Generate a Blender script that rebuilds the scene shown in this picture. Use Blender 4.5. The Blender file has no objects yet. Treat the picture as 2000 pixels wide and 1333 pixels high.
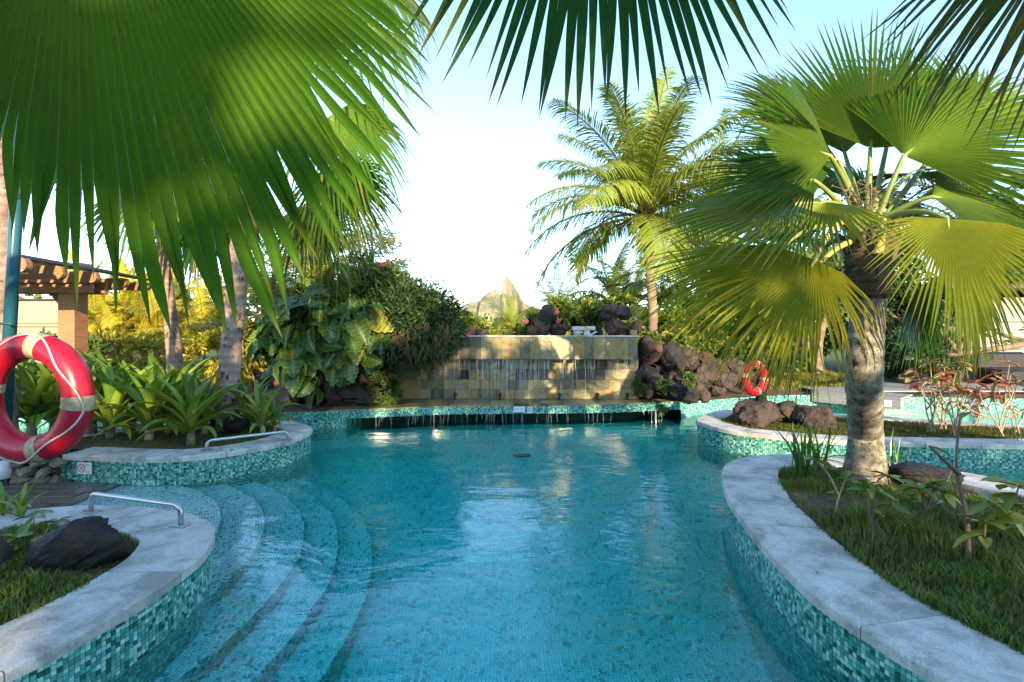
import bpy, math, random
import numpy as np
from mathutils import Vector, Matrix, noise as mnoise

# ------------------------------------------------------------------ camera, world, sun, exposure
SC = bpy.context.scene
CAM_H = 1.5
cam_d = bpy.data.cameras.new('camera'); cam = bpy.data.objects.new('camera', cam_d)
SC.collection.objects.link(cam); SC.camera = cam
cam.location = (0, 0, CAM_H); cam.rotation_euler = (math.radians(90), 0, 0)
cam_d.sensor_width = 36; cam_d.lens = 18; cam_d.shift_y = -16.5 / 2000
cam_d.clip_start = 0.02; cam_d.clip_end = 8000

SUN_EL, SUN_AZ = math.radians(15), math.radians(165)       # azimuth clockwise from +Y: behind the camera, a little right
w = bpy.data.worlds.new('World'); SC.world = w; w.use_nodes = True
nt = w.node_tree
sky = nt.nodes.new('ShaderNodeTexSky'); sky.sky_type = 'NISHITA'; sky.sun_disc = False
sky.sun_elevation = SUN_EL; sky.sun_rotation = SUN_AZ
sky.air_density = 1.0; sky.dust_density = 0.2; sky.ozone_density = 2.8
nt.links.new(sky.outputs[0], nt.nodes['Background'].inputs[0])
nt.nodes['Background'].inputs[1].default_value = 0.15
sun_d = bpy.data.lights.new('sun', 'SUN'); sun_d.energy = 2.8; sun_d.angle = math.radians(0.6); sun_d.color = (1.0, 0.80, 0.52)
sun = bpy.data.objects.new('sun', sun_d); SC.collection.objects.link(sun)
sdir = Vector((math.sin(SUN_AZ) * math.cos(SUN_EL), math.cos(SUN_AZ) * math.cos(SUN_EL), math.sin(SUN_EL)))
sun.location = sdir * 60; sun.rotation_euler = sdir.to_track_quat('Z', 'Y').to_euler()
vs = SC.view_settings; vs.view_transform = 'Standard'; vs.look = 'None'; vs.gamma = 1; vs.use_curve_mapping = False
vs.exposure = 2.16
cy = SC.cycles
cy.sample_clamp_indirect = 4.0; cy.max_bounces = 16; cy.diffuse_bounces = 6; cy.transmission_bounces = 16; cy.transparent_max_bounces = 12
cy.use_denoising = True

R = random.Random(7)
NR = np.random.default_rng(7)
COL = SC.collection
WL = {}          # world location of each object by name

# ------------------------------------------------------------------ pixel -> world helpers (true distances)
def P(px, py, d): return Vector(((px - 1000) / 1000 * d, d, CAM_H - (py - 650) / 1000 * d))
def G(px, py, z):
    d = (CAM_H - z) * 1000 / (py - 650)
    return Vector(((px - 1000) / 1000 * d, d, z))
def G2(px, py, z=0.28):
    p = G(px, py, z); return (p.x, p.y)

# ------------------------------------------------------------------ object helpers
def mesh(name, V, F, mats, col=None, uv=None, smooth=False, fm=None):
    me = bpy.data.meshes.new(name)
    if isinstance(V, np.ndarray): V = V.tolist()
    if isinstance(F, np.ndarray): F = F.tolist()
    me.from_pydata([tuple(v) for v in V], [], F)
    for m in (mats if isinstance(mats, (list, tuple)) else [mats]): me.materials.append(m)
    if col is not None:
        a = me.attributes.new('Col', 'FLOAT_COLOR', 'POINT')
        c = np.ones((len(V), 4), dtype=np.float32); c[:, :3] = np.asarray(col, dtype=np.float32)
        a.data.foreach_set('color', c.ravel())
    if uv is not None:
        l = me.uv_layers.new(name='UVMap')
        li = np.zeros(len(me.loops), dtype=np.int32); me.loops.foreach_get('vertex_index', li)
        l.data.foreach_set('uv', np.asarray(uv, dtype=np.float32)[li].ravel())
    if smooth: me.polygons.foreach_set('use_smooth', np.ones(len(me.polygons), dtype=bool))
    if fm is not None: me.polygons.foreach_set('material_index', np.asarray(fm, dtype=np.int32))
    me.update()
    return me

def link(name, me, parent=None, loc=(0, 0, 0), rot=None, scale=None):
    """loc is in world space; parents are never rotated unless they are copied whole"""
    o = bpy.data.objects.new(name, me); COL.objects.link(o)
    loc = Vector(loc); WL[o.name] = loc
    if parent is not None:
        o.parent = parent; o.location = loc - WL[parent.name]
    else: o.location = loc
    if rot is not None: o.rotation_euler = rot
    if scale is not None: o.scale = scale if hasattr(scale, '__len__') else (scale,) * 3
    return o

def tag(o, label=None, cat=None, group=None, kind=None):
    if label: o['label'] = label
    if cat: o['category'] = cat
    if group: o['group'] = group
    if kind: o['kind'] = kind
    return o

def thing(name, label, cat, loc=(0, 0, 0), group=None): return tag(link(name, None, None, loc), label, cat, group)

def part(name, V, F, mat, parent=None, loc=None, **k):
    loc = WL[parent.name] if loc is None and parent is not None else (loc or (0, 0, 0))
    return link(name, mesh(name, V, F, mat, **k), parent, loc)

def wpart(name, V, F, mat, parent, **k):
    """vertices given in world space"""
    o = WL[parent.name]
    V = np.asarray([tuple(v) for v in V]) - np.array(o)
    return link(name, mesh(name, V, F, mat, **k), parent, o)

class MB:
    def __init__(s): s.V = []; s.F = []; s.C = []
    def add(s, V, F, c=None):
        n = len(s.V); s.V += [tuple(v) for v in V]; s.F += [tuple(i + n for i in f) for f in F]
        if c is not None: s.C += [tuple(c)] * len(V) if not hasattr(c[0], '__len__') else [tuple(x) for x in c]
        return s
    def box(s, c, size, rz=0, c2=None, ry=0): s.add(*box(c, size, rz, ry), c=c2); return s
    def tube(s, pts, r, n=8, c=None): s.add(*tube(pts, r, n), c=c); return s

def box(c, size, rz=0, ry=0, bev=0.0):
    x, y, z = [q / 2 for q in size]
    V = [Vector((a * x, b * y, d * z)) for d in (-1, 1) for a, b in ((-1, -1), (1, -1), (1, 1), (-1, 1))]
    if ry: V = [Matrix.Rotation(ry, 3, 'Y') @ v for v in V]
    if rz: V = [Matrix.Rotation(rz, 3, 'Z') @ v for v in V]
    V = [v + Vector(c) for v in V]
    F = [(3, 2, 1, 0), (4, 5, 6, 7), (0, 1, 5, 4), (1, 2, 6, 5), (2, 3, 7, 6), (3, 0, 4, 7)]
    return V, F

def bbox_bev(size, b):
    """bevelled box centred on origin"""
    x, y, z = [q / 2 for q in size]; V = []; F = []
    for zz, ins in ((-z, b), (-z + b, 0), (z - b, 0), (z, b)):
        V += [(-x + ins, -y + ins, zz), (x - ins, -y + ins, zz), (x - ins, y - ins, zz), (-x + ins, y - ins, zz)]
    for k in range(3):
        for i in range(4):
            j = (i + 1) % 4; F.append((k * 4 + i, k * 4 + j, k * 4 + 4 + j, k * 4 + 4 + i))
    F += [(3, 2, 1, 0), (12, 13, 14, 15)]
    return V, F

def tube(pts, r, n=8, caps=True):
    pts = [Vector(p) for p in pts]; m = len(pts)
    r = list(r) if hasattr(r, '__len__') else [r] * m
    V = []; F = []
    up = Vector((0, 0, 1)); prev = None
    for i, p in enumerate(pts):
        t = (pts[min(i + 1, m - 1)] - pts[max(i - 1, 0)])
        t = t.normalized() if t.length > 1e-9 else Vector((0, 0, 1))
        if prev is None:
            a = t.orthogonal().normalized()
        else:
            a = (prev - t * prev.dot(t)); a = a.normalized() if a.length > 1e-6 else t.orthogonal().normalized()
        prev = a; b = t.cross(a)
        for k in range(n):
            an = 2 * math.pi * k / n
            V.append(p + (a * math.cos(an) + b * math.sin(an)) * r[i])
    for i in range(m - 1):
        for k in range(n):
            F.append((i * n + k, i * n + (k + 1) % n, (i + 1) * n + (k + 1) % n, (i + 1) * n + k))
    if caps:
        F.append(tuple(range(n - 1, -1, -1))); F.append(tuple(range((m - 1) * n, m * n)))
    return V, F

def bez(a, b, c, n=8):
    a, b, c = Vector(a), Vector(b), Vector(c)
    return [a * (1 - t) ** 2 + b * 2 * t * (1 - t) + c * t * t for t in [i / n for i in range(n + 1)]]

def smooth_path(pts, n=6):
    pts = [Vector(p) for p in pts]; out = []
    q = [pts[0]] + pts + [pts[-1]]
    for i in range(1, len(q) - 2):
        for k in range(n):
            t = k / n
            out.append(0.5 * ((2 * q[i]) + (-q[i - 1] + q[i + 1]) * t + (2 * q[i - 1] - 5 * q[i] + 4 * q[i + 1] - q[i + 2]) * t * t + (-q[i - 1] + 3 * q[i] - 3 * q[i + 1] + q[i + 2]) * t ** 3))
    out.append(pts[-1]); return out

def nz(x, y, z=0.0, s=1.0): return mnoise.noise(Vector((x * s, y * s, z * s)))

def copy_tree(o, loc, rz=0.0, scale=1.0, parent=None):
    c = o.copy(); COL.objects.link(c); c.parent = parent
    if parent is None:
        c.location = loc; c.rotation_euler = (0, 0, rz); c.scale = (scale,) * 3; WL[c.name] = Vector(loc)
    for ch in list(o.children): copy_tree(ch, None, parent=c)
    return c

# ------------------------------------------------------------------ materials
MATS = {}
def mat(name):
    m = bpy.data.materials.new(name); m.use_nodes = True
    MATS[name] = m; nt = m.node_tree
    return m, nt, nt.nodes['Principled BSDF']
def N(nt, t, **k):
    n = nt.nodes.new(t)
    for a, b in k.items():
        if a in n.inputs: n.inputs[a].default_value = b
        else: setattr(n, a, b)
    return n
def ramp(nt, fac, stops, interp='LINEAR'):
    r = nt.nodes.new('ShaderNodeValToRGB'); r.color_ramp.interpolation = interp
    e = r.color_ramp.elements
    while len(e) < len(stops): e.new(0.5)
    for i, (p, c) in enumerate(stops): e[i].position = p; e[i].color = (*c, 1)
    nt.links.new(fac, r.inputs[0]); return r
def noise(nt, scale, detail=5, rough=0.55, vec=None, dist=0.0):
    n = nt.nodes.new('ShaderNodeTexNoise'); n.inputs['Scale'].default_value = scale
    n.inputs['Detail'].default_value = detail; n.inputs['Roughness'].default_value = rough; n.inputs['Distortion'].default_value = dist
    if vec is not None: nt.links.new(vec, n.inputs['Vector'])
    return n
def mix(nt, a, b, fac, mode='MIX'):
    m = nt.nodes.new('ShaderNodeMix'); m.data_type = 'RGBA'; m.blend_type = mode; m.clamp_result = False
    for s, v in ((m.inputs[0], fac), (m.inputs[6], a), (m.inputs[7], b)):
        if hasattr(v, 'is_output') or isinstance(v, bpy.types.NodeSocket): nt.links.new(v, s)
        else: s.default_value = (*v, 1) if hasattr(v, '__len__') else v
    return m.outputs[2]
def bump(nt, bs, h, strength=0.3, dist=0.02):
    b = nt.nodes.new('ShaderNodeBump'); b.inputs['Strength'].default_value = strength; b.inputs['Distance'].default_value = dist
    nt.links.new(h, b.inputs['Height']); nt.links.new(b.outputs[0], bs.inputs['Normal']); return b
def wpos(nt): return nt.nodes.new('ShaderNodeNewGeometry').outputs['Position']

def simple(name, color, rough=0.6, metal=0.0, var=0.25, scale=8.0, bmp=0.15, spec=0.5):
    m, nt, bs = mat(name)
    n = noise(nt, scale, 6, 0.6, wpos(nt))
    d = [max(0, c * (1 - var)) for c in color]; l = [c * (1 + var) for c in color]
    r = ramp(nt, n.outputs[0], [(0.3, d), (0.7, l)])
    nt.links.new(r.outputs[0], bs.inputs['Base Color'])
    bs.inputs['Roughness'].default_value = rough; bs.inputs['Metallic'].default_value = metal; bs.inputs['Specular IOR Level'].default_value = spec
    if bmp: bump(nt, bs, n.outputs[0], bmp, 0.01)
    return m

def leafmat(name, trans=0.35, rough=0.4, spec=0.4, tint=(1, 1, 1), nscale=30.0, nvar=0.25):
    """colour comes from the point attribute Col, with fine mottling and a little per-object change"""
    m, nt, bs = mat(name)
    at = N(nt, 'ShaderNodeAttribute', attribute_name='Col')
    n = noise(nt, nscale, 4, 0.6, wpos(nt))
    k = nt.nodes.new('ShaderNodeMapRange'); k.inputs['To Min'].default_value = 1 - nvar; k.inputs['To Max'].default_value = 1 + nvar
    nt.links.new(n.outputs[0], k.inputs['Value'])
    oi = nt.nodes.new('ShaderNodeObjectInfo')
    k2 = nt.nodes.new('ShaderNodeMapRange'); k2.inputs['To Min'].default_value = 0.8; k2.inputs['To Max'].default_value = 1.2
    nt.links.new(oi.outputs['Random'], k2.inputs['Value'])
    mu = nt.nodes.new('ShaderNodeMath'); mu.operation = 'MULTIPLY'; nt.links.new(k.outputs[0], mu.inputs[0]); nt.links.new(k2.outputs[0], mu.inputs[1])
    vm = nt.nodes.new('ShaderNodeVectorMath'); vm.operation = 'SCALE'; nt.links.new(at.outputs['Color'], vm.inputs[0]); nt.links.new(mu.outputs[0], vm.inputs['Scale'])
    c = mix(nt, vm.outputs[0], tint, 1.0, 'MULTIPLY')
    nt.links.new(c, bs.inputs['Base Color']); bs.inputs['Roughness'].default_value = rough; bs.inputs['Specular IOR Level'].default_value = spec
    tr = nt.nodes.new('ShaderNodeBsdfTranslucent')
    tc = mix(nt, c, (1.5, 1.35, 0.55), 1.0, 'MULTIPLY'); nt.links.new(tc, tr.inputs[0])
    ms = nt.nodes.new('ShaderNodeMixShader'); ms.inputs[0].default_value = trans
    nt.links.new(bs.outputs[0], ms.inputs[1]); nt.links.new(tr.outputs[0], ms.inputs[2])
    nt.links.new(ms.outputs[0], nt.nodes['Material Output'].inputs['Surface'])
    return m

LEAF = leafmat('palm_leaf', 0.34, 0.36, 0.5)
LEAF_SOFT = leafmat('soft_leaf', 0.38, 0.5, 0.35)
LEAF_GLOSS = leafmat('glossy_leaf', 0.22, 0.32, 0.5, nscale=14)
GRASS = leafmat('grass_blade', 0.3, 0.6, 0.25, nscale=6, nvar=0.35)

TILE_STOPS = [(0.0, (0.02, 0.10, 0.07)), (0.13, (0.055, 0.25, 0.19)), (0.34, (0.085, 0.325, 0.255)), (0.56, (0.12, 0.39, 0.31)), (0.72, (0.26, 0.53, 0.43)), (0.90, (0.43, 0.65, 0.52))]
TS = 0.0215
def mosaic(name, src, gw=0.10, gc=(0.06, 0.17, 0.15)):
    m, nt, bs = mat(name)
    if src == 'obj':
        fac = nt.nodes.new('ShaderNodeObjectInfo').outputs['Random']
        r = ramp(nt, fac, TILE_STOPS, 'CONSTANT'); c = r.outputs[0]
        bs.inputs['Roughness'].default_value = 0.18
    else:
        uv = nt.nodes.new('ShaderNodeUVMap').outputs[0]
        sc = nt.nodes.new('ShaderNodeVectorMath'); sc.operation = 'SCALE'; sc.inputs['Scale'].default_value = 1 / TS; nt.links.new(uv, sc.inputs[0])
        fl = nt.nodes.new('ShaderNodeVectorMath'); fl.operation = 'FLOOR'; nt.links.new(sc.outputs[0], fl.inputs[0])
        wn = nt.nodes.new('ShaderNodeTexWhiteNoise'); wn.noise_dimensions = '3D'; nt.links.new(fl.outputs[0], wn.inputs['Vector'])
        # patches where light or dark tiles gather
        n = noise(nt, 2.2, 2, 0.5, uv)
        ad = nt.nodes.new('ShaderNodeMath'); ad.operation = 'MULTIPLY_ADD'; ad.inputs[1].default_value = 0.35; nt.links.new(n.outputs[0], ad.inputs[0]);
        sb = nt.nodes.new('ShaderNodeMath'); sb.operation = 'SUBTRACT'; sb.inputs[1].default_value = 0.175; nt.links.new(wn.outputs[0], sb.inputs[0])
        nt.links.new(sb.outputs[0], ad.inputs[2])
        r = ramp(nt, ad.outputs[0], TILE_STOPS, 'CONSTANT'); c = r.outputs[0]
        bs.inputs['Roughness'].default_value = 0.2
        if src == 'grid':
            fr = nt.nodes.new('ShaderNodeVectorMath'); fr.operation = 'FRACTION'; nt.links.new(sc.outputs[0], fr.inputs[0])
            sp = nt.nodes.new('ShaderNodeSeparateXYZ'); nt.links.new(fr.outputs[0], sp.inputs[0])
            outs = []
            for i in (0, 1):
                g = nt.nodes.new('ShaderNodeMath'); g.operation = 'LESS_THAN'; g.inputs[1].default_value = gw; nt.links.new(sp.outputs[i], g.inputs[0]); outs.append(g.outputs[0])
            mx = nt.nodes.new('ShaderNodeMath'); mx.operation = 'MAXIMUM'; nt.links.new(outs[0], mx.inputs[0]); nt.links.new(outs[1], mx.inputs[1])
            c = mix(nt, c, gc, mx.outputs[0])
    nt.links.new(c, bs.inputs['Base Color'])
    return m
MOSAIC = mosaic('mosaic_tile_sheet', 'cell')
MOSAIC_GRID = mosaic('mosaic_underwater', 'grid')
WALL_STOPS = TILE_STOPS
TILE_STOPS = [(0.0, (0.10, 0.36, 0.32)), (0.12, (0.42, 0.74, 0.68)), (0.34, (0.60, 0.85, 0.80)), (0.56, (0.68, 0.88, 0.84)), (0.72, (0.74, 0.90, 0.87)), (0.90, (0.80, 0.92, 0.90))]
MOSAIC_FLOOR = mosaic('mosaic_pool_floor', 'grid', 0.16, (0.06, 0.28, 0.28))
TILE_STOPS = WALL_STOPS
MOSAIC_OBJ = mosaic('mosaic_single_tile', 'obj')
GROUT = simple('grout', (0.10, 0.20, 0.17), 0.9, var=0.3, scale=20)

def stone_mat(name, base, dark, rough=0.75, big=1.6, fine=60, stain=0.55, bmp=0.2):
    m, nt, bs = mat(name); p = wpos(nt)
    oi = nt.nodes.new('ShaderNodeObjectInfo')
    off = nt.nodes.new('ShaderNodeVectorMath'); off.operation = 'MULTIPLY_ADD'; off.inputs[1].default_value = (1, 1, 1)
    nt.links.new(p, off.inputs[0]); nt.links.new(oi.outputs['Random'], off.inputs[2])
    n1 = noise(nt, big, 8, 0.65, off.outputs[0], 0.4); n2 = noise(nt, fine, 5, 0.7, p)
    r = ramp(nt, n1.outputs[0], [(0.36, dark), (0.52, [a * (1 - stain * 0.35) for a in base]), (0.68, base)])
    k = nt.nodes.new('ShaderNodeMapRange'); k.inputs['From Min'].default_value = 0.3; k.inputs['From Max'].default_value = 0.7
    k.inputs['To Min'].default_value = 0.72; k.inputs['To Max'].default_value = 1.15; nt.links.new(n2.outputs[0], k.inputs['Value'])
    k2 = nt.nodes.new('ShaderNodeMapRange'); k2.inputs['To Min'].default_value = 0.95; k2.inputs['To Max'].default_value = 1.05; nt.links.new(oi.outputs['Random'], k2.inputs['Value'])
    mu = nt.nodes.new('ShaderNodeMath'); mu.operation = 'MULTIPLY'; nt.links.new(k.outputs[0], mu.inputs[0]); nt.links.new(k2.outputs[0], mu.inputs[1])
    vm = nt.nodes.new('ShaderNodeVectorMath'); vm.operation = 'SCALE'; nt.links.new(r.outputs[0], vm.inputs[0]); nt.links.new(mu.outputs[0], vm.inputs['Scale'])
    nt.links.new(vm.outputs[0], bs.inputs['Base Color']); bs.inputs['Roughness'].default_value = rough
    bump(nt, bs, n2.outputs[0], bmp, 0.006 if bmp < .5 else 0.02)
    return m
COPING = stone_mat('coping_limestone', (0.70, 0.665, 0.585), (0.32, 0.30, 0.25), big=4.5, fine=90)
DECKSTONE = stone_mat('wet_paver', (0.16, 0.13, 0.10), (0.06, 0.05, 0.04), rough=0.25, big=1.2, fine=40)
ROCK = stone_mat('lava_rock', (0.085, 0.058, 0.044), (0.014, 0.011, 0.009), rough=0.85, big=5.5, fine=30, bmp=1.0)
ROCK_RED = stone_mat('red_lava_rock', (0.13, 0.06, 0.038), (0.028, 0.016, 0.012), rough=0.9, big=5.5, fine=30, bmp=1.0)
ROCK_BLACK = stone_mat('black_lava_rock', (0.026, 0.020, 0.018), (0.006, 0.005, 0.005), rough=0.7, big=6, fine=40, bmp=1.0)
CORAL = stone_mat('coral_stone', (0.38, 0.32, 0.22), (0.10, 0.08, 0.055), rough=0.95, big=7, fine=45, bmp=0.9)
SOIL = stone_mat('soil', (0.17, 0.10, 0.05), (0.06, 0.036, 0.02), rough=1.0, big=4.0, fine=60, bmp=0.8)
CLIFF = stone_mat('cliff', (0.31, 0.27, 0.16), (0.12, 0.125, 0.07), rough=1.0, big=0.03, fine=0.09, bmp=0.0)

def slate():
    m, nt, bs = mat('slate_tile'); p = wpos(nt)
    oi = nt.nodes.new('ShaderNodeObjectInfo')
    r = ramp(nt, oi.outputs['Random'], [(0.0, (0.27, 0.20, 0.075)), (0.2, (0.16, 0.135, 0.07)), (0.38, (0.33, 0.265, 0.12)), (0.56, (0.12, 0.105, 0.06)), (0.64, (0.25, 0.215, 0.115)), (0.78, (0.30, 0.20, 0.065)), (0.94, (0.07, 0.062, 0.042))], 'CONSTANT')
    off = nt.nodes.new('ShaderNodeVectorMath'); off.operation = 'SCALE'; nt.links.new(oi.outputs['Random'], off.inputs[0]); off.inputs['Scale'].default_value = 1.0
    cb = nt.nodes.new('ShaderNodeCombineXYZ')
    mu = nt.nodes.new('ShaderNodeMath'); mu.operation = 'MULTIPLY'; mu.inputs[1].default_value = 37.0; nt.links.new(oi.outputs['Random'], mu.inputs[0])
    nt.links.new(mu.outputs[0], cb.inputs[0]); nt.links.new(mu.outputs[0], cb.inputs[2])
    ad = nt.nodes.new('ShaderNodeVectorMath'); ad.operation = 'ADD'; nt.links.new(p, ad.inputs[0]); nt.links.new(cb.outputs[0], ad.inputs[1])
    n = noise(nt, 5.0, 8, 0.65, ad.outputs[0], 1.6); n2 = noise(nt, 18, 6, 0.7, ad.outputs[0], 2.5)
    k = ramp(nt, n.outputs[0], [(0.3, (0.45, 0.45, 0.42)), (0.5, (1, 1, 1)), (0.72, (1.35, 1.2, 0.85))])
    c = mix(nt, r.outputs[0], k.outputs[0], 1.0, 'MULTIPLY')
    k2 = ramp(nt, n2.outputs[0], [(0.28, (0.35, 0.3, 0.22)), (0.42, (1, 1, 1))])
    c = mix(nt, c, k2.outputs[0], 0.8, 'MULTIPLY')
    nt.links.new(c, bs.inputs['Base Color']); bs.inputs['Roughness'].default_value = 0.42
    bump(nt, bs, n2.outputs[0], 0.35, 0.006)
    return m
SLATE = slate()
DARKWALL = stone_mat('wet_dark_stone', (0.028, 0.023, 0.016), (0.008, 0.007, 0.006), rough=0.35, big=4, fine=30)

def trunk_mat(name, light, mid, dark, rings=60.0, patch=5.0, black=0.35):
    m, nt, bs = mat(name); p = wpos(nt)
    n1 = noise(nt, patch, 9, 0.7, p, 0.3); n2 = noise(nt, patch * 9, 5, 0.7, p); n3 = noise(nt, patch * 1.7, 8, 0.75, p, 0.8)
    r = ramp(nt, n1.outputs[0], [(0.38, mid), (0.50, [(a + b) / 2 for a, b in zip(light, mid)]), (0.60, light)])
    wv = nt.nodes.new('ShaderNodeTexWave'); wv.bands_direction = 'Z'; wv.inputs['Scale'].default_value = rings / 20; wv.inputs['Distortion'].default_value = 3; wv.inputs['Detail'].default_value = 3
    nt.links.new(p, wv.inputs['Vector'])
    c = mix(nt, r.outputs[0], [a * 0.55 for a in mid], wv.outputs[0]); 
    mm = nt.nodes.new('ShaderNodeMath'); mm.operation = 'MULTIPLY'; mm.inputs[1].default_value = 0.35; nt.links.new(wv.outputs[0], mm.inputs[0])
    c = mix(nt, r.outputs[0], [a * 0.5 for a in mid], mm.outputs[0])
    k = ramp(nt, n3.outputs[0], [(black - 0.03, (1, 1, 1)), (black + 0.03, (0, 0, 0))])
    c = mix(nt, c, dark, k.outputs[0])
    k2 = nt.nodes.new('ShaderNodeMapRange'); k2.inputs['To Min'].default_value = 0.6; k2.inputs['To Max'].default_value = 1.4; nt.links.new(n2.outputs[0], k2.inputs['Value'])
    vm = nt.nodes.new('ShaderNodeVectorMath'); vm.operation = 'SCALE'; nt.links.new(c, vm.inputs[0]); nt.links.new(k2.outputs[0], vm.inputs['Scale'])
    nt.links.new(vm.outputs[0], bs.inputs['Base Color']); bs.inputs['Roughness'].default_value = 0.9
    bump(nt, bs, n2.outputs[0], 0.5, 0.01)
    return m
TRUNK = trunk_mat('palm_trunk_lichen', (0.40, 0.36, 0.27), (0.10, 0.08, 0.045), (0.014, 0.011, 0.008), patch=13.0, black=0.42)
TRUNK_PINK = trunk_mat('palm_trunk_pinkish', (0.42, 0.30, 0.24), (0.20, 0.13, 0.09), (0.030, 0.022, 0.018), black=0.42)
TRUNK_COCO = trunk_mat('coconut_trunk', (0.34, 0.25, 0.17), (0.19, 0.12, 0.07), (0.06, 0.04, 0.03), rings=140, black=0.3)
FIBER = trunk_mat('palm_fibre', (0.16, 0.10, 0.05), (0.08, 0.05, 0.025), (0.018, 0.012, 0.008), rings=110, black=0.46)
BARK = trunk_mat('bark', (0.26, 0.18, 0.11), (0.15, 0.10, 0.06), (0.05, 0.035, 0.02), rings=20, patch=9, black=0.34)
STEM = trunk_mat('pale_stem', (0.50, 0.38, 0.24), (0.32, 0.22, 0.13), (0.10, 0.07, 0.04), rings=50, patch=14, black=0.3)
PETIOLE = simple('petiole_green', (0.20, 0.24, 0.045), 0.45, var=0.3)
PETIOLE_Y = simple('petiole_yellow', (0.36, 0.33, 0.08), 0.45, var=0.25)
STEEL = simple('brushed_steel', (0.55, 0.55, 0.54), 0.28, 1.0, var=0.08, bmp=0.02)
BLACKM = simple('black_fixture', (0.012, 0.012, 0.012), 0.4, var=0.2)
TEAL = simple('teal_paint', (0.015, 0.085, 0.105), 0.3, var=0.2, scale=4, bmp=0.03)
WHITEP = simple('white_plastic', (0.72, 0.72, 0.70), 0.45, var=0.1)
RED = simple('red_vinyl', (0.42, 0.006, 0.022), 0.33, var=0.18, scale=7, bmp=0.04)
TAPE = stone_mat('worn_tape', (0.50, 0.44, 0.26), (0.33, 0.16, 0.07), rough=0.5, big=14, fine=40, bmp=0.1)
ROPE = simple('rope', (0.55, 0.45, 0.40), 0.9, var=0.25, scale=120, bmp=0.6)
def wood(name, a, b, sc=(3, 3, 30), rough=0.6):
    m, nt, bs = mat(name); p = nt.nodes.new('ShaderNodeTexCoord').outputs['Object']
    mp = nt.nodes.new('ShaderNodeMapping'); mp.inputs['Scale'].default_value = sc; nt.links.new(p, mp.inputs[0])
    n = noise(nt, 1.5, 8, 0.65, mp.outputs[0], 0.8)
    r = ramp(nt, n.outputs[0], [(0.3, a), (0.7, b)]); nt.links.new(r.outputs[0], bs.inputs['Base Color'])
    bs.inputs['Roughness'].default_value = rough; bump(nt, bs, n.outputs[0], 0.25, 0.01); return m
WOOD = wood('pergola_timber', (0.22, 0.085, 0.035), (0.46, 0.22, 0.10), (30, 3, 30))
WOODDK = wood('dark_timber', (0.05, 0.028, 0.017), (0.11, 0.06, 0.035), (20, 3, 20))
DECKWOOD = wood('grey_deck_wood', (0.17, 0.17, 0.165), (0.34, 0.33, 0.31), (3, 30, 30))
ROOFSLAT = simple('dark_roof_slat', (0.035, 0.04, 0.05), 0.5, var=0.3)
PLASTER = simple('beige_plaster', (0.36, 0.28, 0.18), 0.9, var=0.08, scale=2, bmp=0.05)
FABRIC = simple('beige_canvas', (0.27, 0.26, 0.23), 0.9, var=0.1, scale=1.5, bmp=0.05)
SIGNW = simple('sign_white', (0.78, 0.76, 0.73), 0.5, var=0.04)
SIGNR = simple('sign_red', (0.50, 0.02, 0.03), 0.5, var=0.1)
SIGNB = simple('sign_blue', (0.02, 0.16, 0.48), 0.5, var=0.1)
SIGNG = simple('sign_grey', (0.30, 0.30, 0.30), 0.5, var=0.1)
PINK = simple('petal_pink', (0.55, 0.05, 0.12), 0.6, var=0.2)

def water_mat():
    m, nt, bs = mat('pool_water'); nt.nodes.remove(bs)
    g = nt.nodes.new('ShaderNodeBsdfGlass'); g.inputs['IOR'].default_value = 1.33; g.inputs['Roughness'].default_value = 0.0
    p = wpos(nt)
    mp = nt.nodes.new('ShaderNodeMapping'); mp.inputs['Scale'].default_value = (1.0, 1.6, 1.0); nt.links.new(p, mp.inputs[0])
    n1 = noise(nt, 1.3, 3, 0.5, mp.outputs[0], 0.6); n2 = noise(nt, 6.5, 4, 0.55, mp.outputs[0], 0.9)
    a = nt.nodes.new('ShaderNodeMath'); a.operation = 'MULTIPLY_ADD'; a.inputs[1].default_value = 0.12
    nt.links.new(n2.outputs[0], a.inputs[0]); nt.links.new(n1.outputs[0], a.inputs[2])
    b = nt.nodes.new('ShaderNodeBump'); b.inputs['Strength'].default_value = 0.34; b.inputs['Distance'].default_value = 0.055
    nt.links.new(a.outputs[0], b.inputs['Height']); nt.links.new(b.outputs[0], g.inputs['Normal'])
    out = nt.nodes['Material Output']; nt.links.new(g.outputs[0], out.inputs['Surface'])
    va = nt.nodes.new('ShaderNodeVolumeAbsorption'); va.inputs['Color'].default_value = (0.0, 0.98, 0.968, 1); va.inputs['Density'].default_value = 1.15
    nt.links.new(va.outputs[0], out.inputs['Volume'])
    return m
WATER = water_mat()
def stream_mat():
    m, nt, bs = mat('falling_water')
    bs.inputs['Base Color'].default_value = (0.85, 0.9, 0.9, 1); bs.inputs['Roughness'].default_value = 0.15
    t = nt.nodes.new('ShaderNodeBsdfTransparent'); ms = nt.nodes.new('ShaderNodeMixShader'); ms.inputs[0].default_value = 0.66
    nt.links.new(bs.outputs[0], ms.inputs[1]); nt.links.new(t.outputs[0], ms.inputs[2]); nt.links.new(ms.outputs[0], nt.nodes['Material Output'].inputs[0])
    return m
STREAM = stream_mat()
def ground_mat():
    m, nt, bs = mat('lawn_ground'); p = wpos(nt)
    n = noise(nt, 1.2, 8, 0.65, p); n2 = noise(nt, 30, 5, 0.7, p)
    r = ramp(nt, n.outputs[0], [(0.3, (0.05, 0.085, 0.018)), (0.6, (0.10, 0.135, 0.028)), (0.8, (0.16, 0.13, 0.06))])
    nt.links.new(r.outputs[0], bs.inputs['Base Color']); bs.inputs['Roughness'].default_value = 1; bump(nt, bs, n2.outputs[0], 0.8, 0.05); return m
LAWN = ground_mat()

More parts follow.
